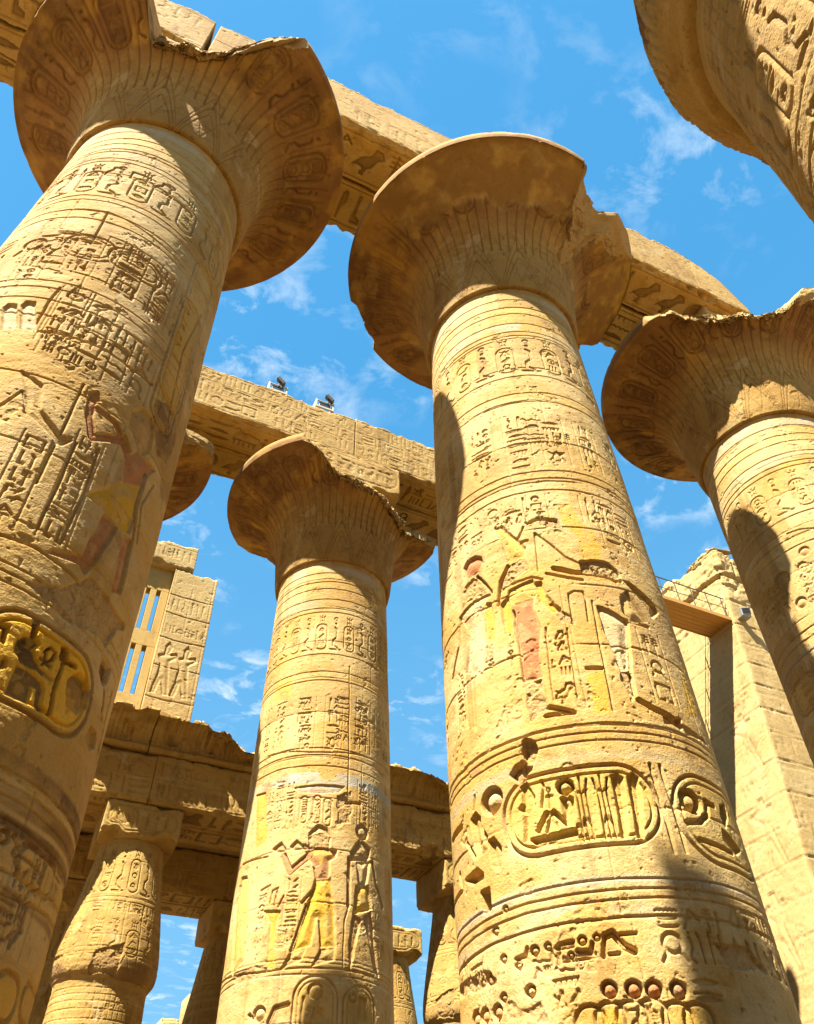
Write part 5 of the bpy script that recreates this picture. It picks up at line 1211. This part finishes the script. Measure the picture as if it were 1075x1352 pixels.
# ------------------------------------------------------------------ pylon wall with its gateway corner
def pylon():
    Yc, Xc, zc, bat = 8.0, 14.84, 17.88, .099
    a = arange(0, 9.0, .045)[::-1]; b = arange(0, 9.0, .045)[1:]
    # path: along the hall face (from far to the corner), then into the passage
    s = np.concatenate([-a, b]); zz = arange(GROUND, 22.6, .05)
    cv = Canvas(s, zz); cv.R = random.Random(8)
    V = zz[:, None]; U = s[None, :]
    lv = list(np.cumsum([rnd.uniform(.85, 1.1) for _ in range(26)])+GROUND); lv = [z for z in lv if z < 22.5]
    courses(cv, lv, -9, 0, 61, 2.6, .020, .03)
    courses(cv, lv, .15, 9, 62, 2.4, .018, .022)
    for (u, z) in ((-1.1, 9.2), (-1.0, 12.2), (-1.6, 6.5), (2.4, 12.5), (2.2, 9.0), (2.3, 5.5)):
        cv.fill([(u+x, z+y) for x, y in ((-.35, 0), (-.15, 0), (.0, .9), (.3, 0), (.5, 0), (.2, 1.3), (.45, 1.9), (.2, 1.85), (.15, 2.2), (-.05, 2.2), (-.1, 1.9), (-.55, 1.8), (-.1, 1.4))], .035, dome=.8)
        cv.row(u-.6, u+.7, z+2.4, z+2.8, .03)
    for k in range(26):
        u = rnd.uniform(-2.2, -.2); z = rnd.uniform(4, 17); cv.line([(u, z), (u+rnd.uniform(.3, .8), z+rnd.uniform(-.4, .5))], .022, .022, wob=.05)
    weather(cv, 63, 1.2)
    # coarse stones with open, broken joints towards the ruined top
    bz = V/1.35+.05*fbm(U*.5, V*.4, 2, 3); row = np.floor(bz); bx = U/2.1+.5*(row % 2)+.3*vn(row*3.1, row*0, 4); cell = np.floor(bx)
    off = vn(cell*7.3, row*5.1, 5)-.5+.35*facet(U*1.6, V*1.9, 3)+.12*facet(U*6, V*6, 4); ex = np.minimum(bx-cell, 1-(bx-cell))*2.1; ez = np.minimum(bz-row, 1-(bz-row))*1.35
    ed = np.minimum(ex, ez); up = np.maximum(sm(18.0, 20.0, V+.5*fbm(U*.8, V*.8, 3, 3)), .13*sm(-.2, .1, U))
    cv.b += up*(.22*off*sm(17, 20, V)+.03*off-.16*sm(.11, .0, ed+.05*fbm(U*4, V*4, 1, 3))*np.maximum(sm(17.5, 19.5, V), .35)+.03*fbm(U*3, V*3, 6, 4))
    h = cv.b+cv.c
    bx0 = Xc-bat*(zc-V); by0 = Yc-0*V
    hall = (U <= 0)
    X = np.where(hall, bx0+0*U, bx0+U); Yy = np.where(hall, by0-U, by0+0*U)
    X = X-np.where(hall, h, 0); Yy = Yy-np.where(~hall, h, 0)
    rd = np.exp(-(U/.07)**2)*(.03+.05*np.abs(fbm(V*1.5, V*0, 3, 4))); X = X+rd*.7; Yy = Yy+rd*.7
    top = np.interp(s, [-9, -4, -2.65, -2.0, -1.1, -.4, 0, .5, 1.2, 1.9, 3, 9], [20.8, 21.8, 21.95, 21.6, 21.9, 22.1, 21.9, 21.5, 21.2, 20.4, 20.2, 19.8])[None]
    top = top+.16*fbm(U*1.1, V*0+1, 5, 4)+.30*(vn(np.floor(U/1.3)*3.3, V*0+2, 6)-.5)
    Z = np.minimum(np.broadcast_to(V, h.shape), top); over = np.maximum(V-top, 0)
    X = X+np.where(hall, over*1.6, 0); Yy = Yy+np.where(~hall, over*1.6, 0); Z = Z+.25*over+.12*fbm(U*1.5, V*1.5, 4, 4)*(over > 0)
    P = np.stack([X, Yy, Z], -1)
    o = part('pylon_wall', mesh_grid('pylon', P, cv.t), M_WALL)
    tag(o, 'massive pale stone wall with a ruined top and a sharp gateway corner', 'wall')
pylon()
def walkway():
    t = thing('walkway', 'wooden footbridge with a thin railing, high against the pale stone wall', 'walkway', (0, 0, 18.0))
    x0, x1, y0, y1 = 8.6, 14.86, 8.14, 9.24
    part('deck', box_bm([(x0, x1, y0+i*.1835, y0+i*.1835+.18, 0, .06) for i in range(6)]), M_WOOD, t)
    part('edge_beam', box_bm([(x0, x1, y0-.05, y0-.003, -.03, .13), (x0, x1, y1+.003, y1+.05, -.03, .13)]), M_WOOD, t)
    rail = [(x0, x1, y, y+.035, .98, 1.02) for y in (y0-.04, y1)]+[(x0, x1, y+.005, y+.03, .52, .545) for y in (y0-.04, y1)]
    part('handrail', box_bm(rail), M_METAL, t)
    for i in range(9):
        x = x0+.3+i*.72
        for y in (y0-.04, y1): part('post', box_bm([(x, x+.035, y+.001, y+.034, .13, .98)]), M_METAL, t)
walkway()
t = thing('floodlight', 'grey floodlight fixed to the wall corner at the end of the footbridge', 'floodlight', (15.25, 7.72, 18.25))
hd = part('lamp_head', box_bm([(-.17, .17, -.10, .10, -.14, .14)]), M_GREY, t); hd.rotation_euler = (.35, 0, -.5)
gl = part('glass', box_bm([(-.13, .13, -.115, -.10, -.10, .10)]), M_GLASS, hd)
part('bracket', box_bm([(-.2, -.18, -.02, .02, -.2, .05), (.18, .2, -.02, .02, -.2, .05), (-.2, .2, -.02, .3, -.22, -.2)]), M_GREY, t)

# ------------------------------------------------------------------ ruined enclosure wall far behind
def far_wall(x0, x1, y, z1, seed, label):
    def deco(cv, v, lp):
        a, b = front_v(v, lp, y); courses(cv, [a+k*1.0 for k in range(1, 14) if a+k < b], x0, x1, seed, 2.2, .03, .03)
        for x in np.arange(x0+.5, x1-.8, 1.6): cv.col(x, b-2.2, b-.6, .5, .03)
    me = block_mesh(x0, x1, y, y+1.6, GROUND-.05, z1, seed, .09, deco, .35)
    tag(part('far_wall', me, M_WALL), label, 'wall')
far_wall(3.4, 9.0, 37.0, 11.7, 111, 'low ruined wall of pale blocks glimpsed at the bottom of the strip of sky')
far_wall(2.3, 3.1, 37.0, 10.6, 112, 'short stub of pale wall beside the bulging lower left column')
far_wall(-22, -2.5, 36.0, 13.0, 113, 'shadowed back wall of the hall at the lower left')
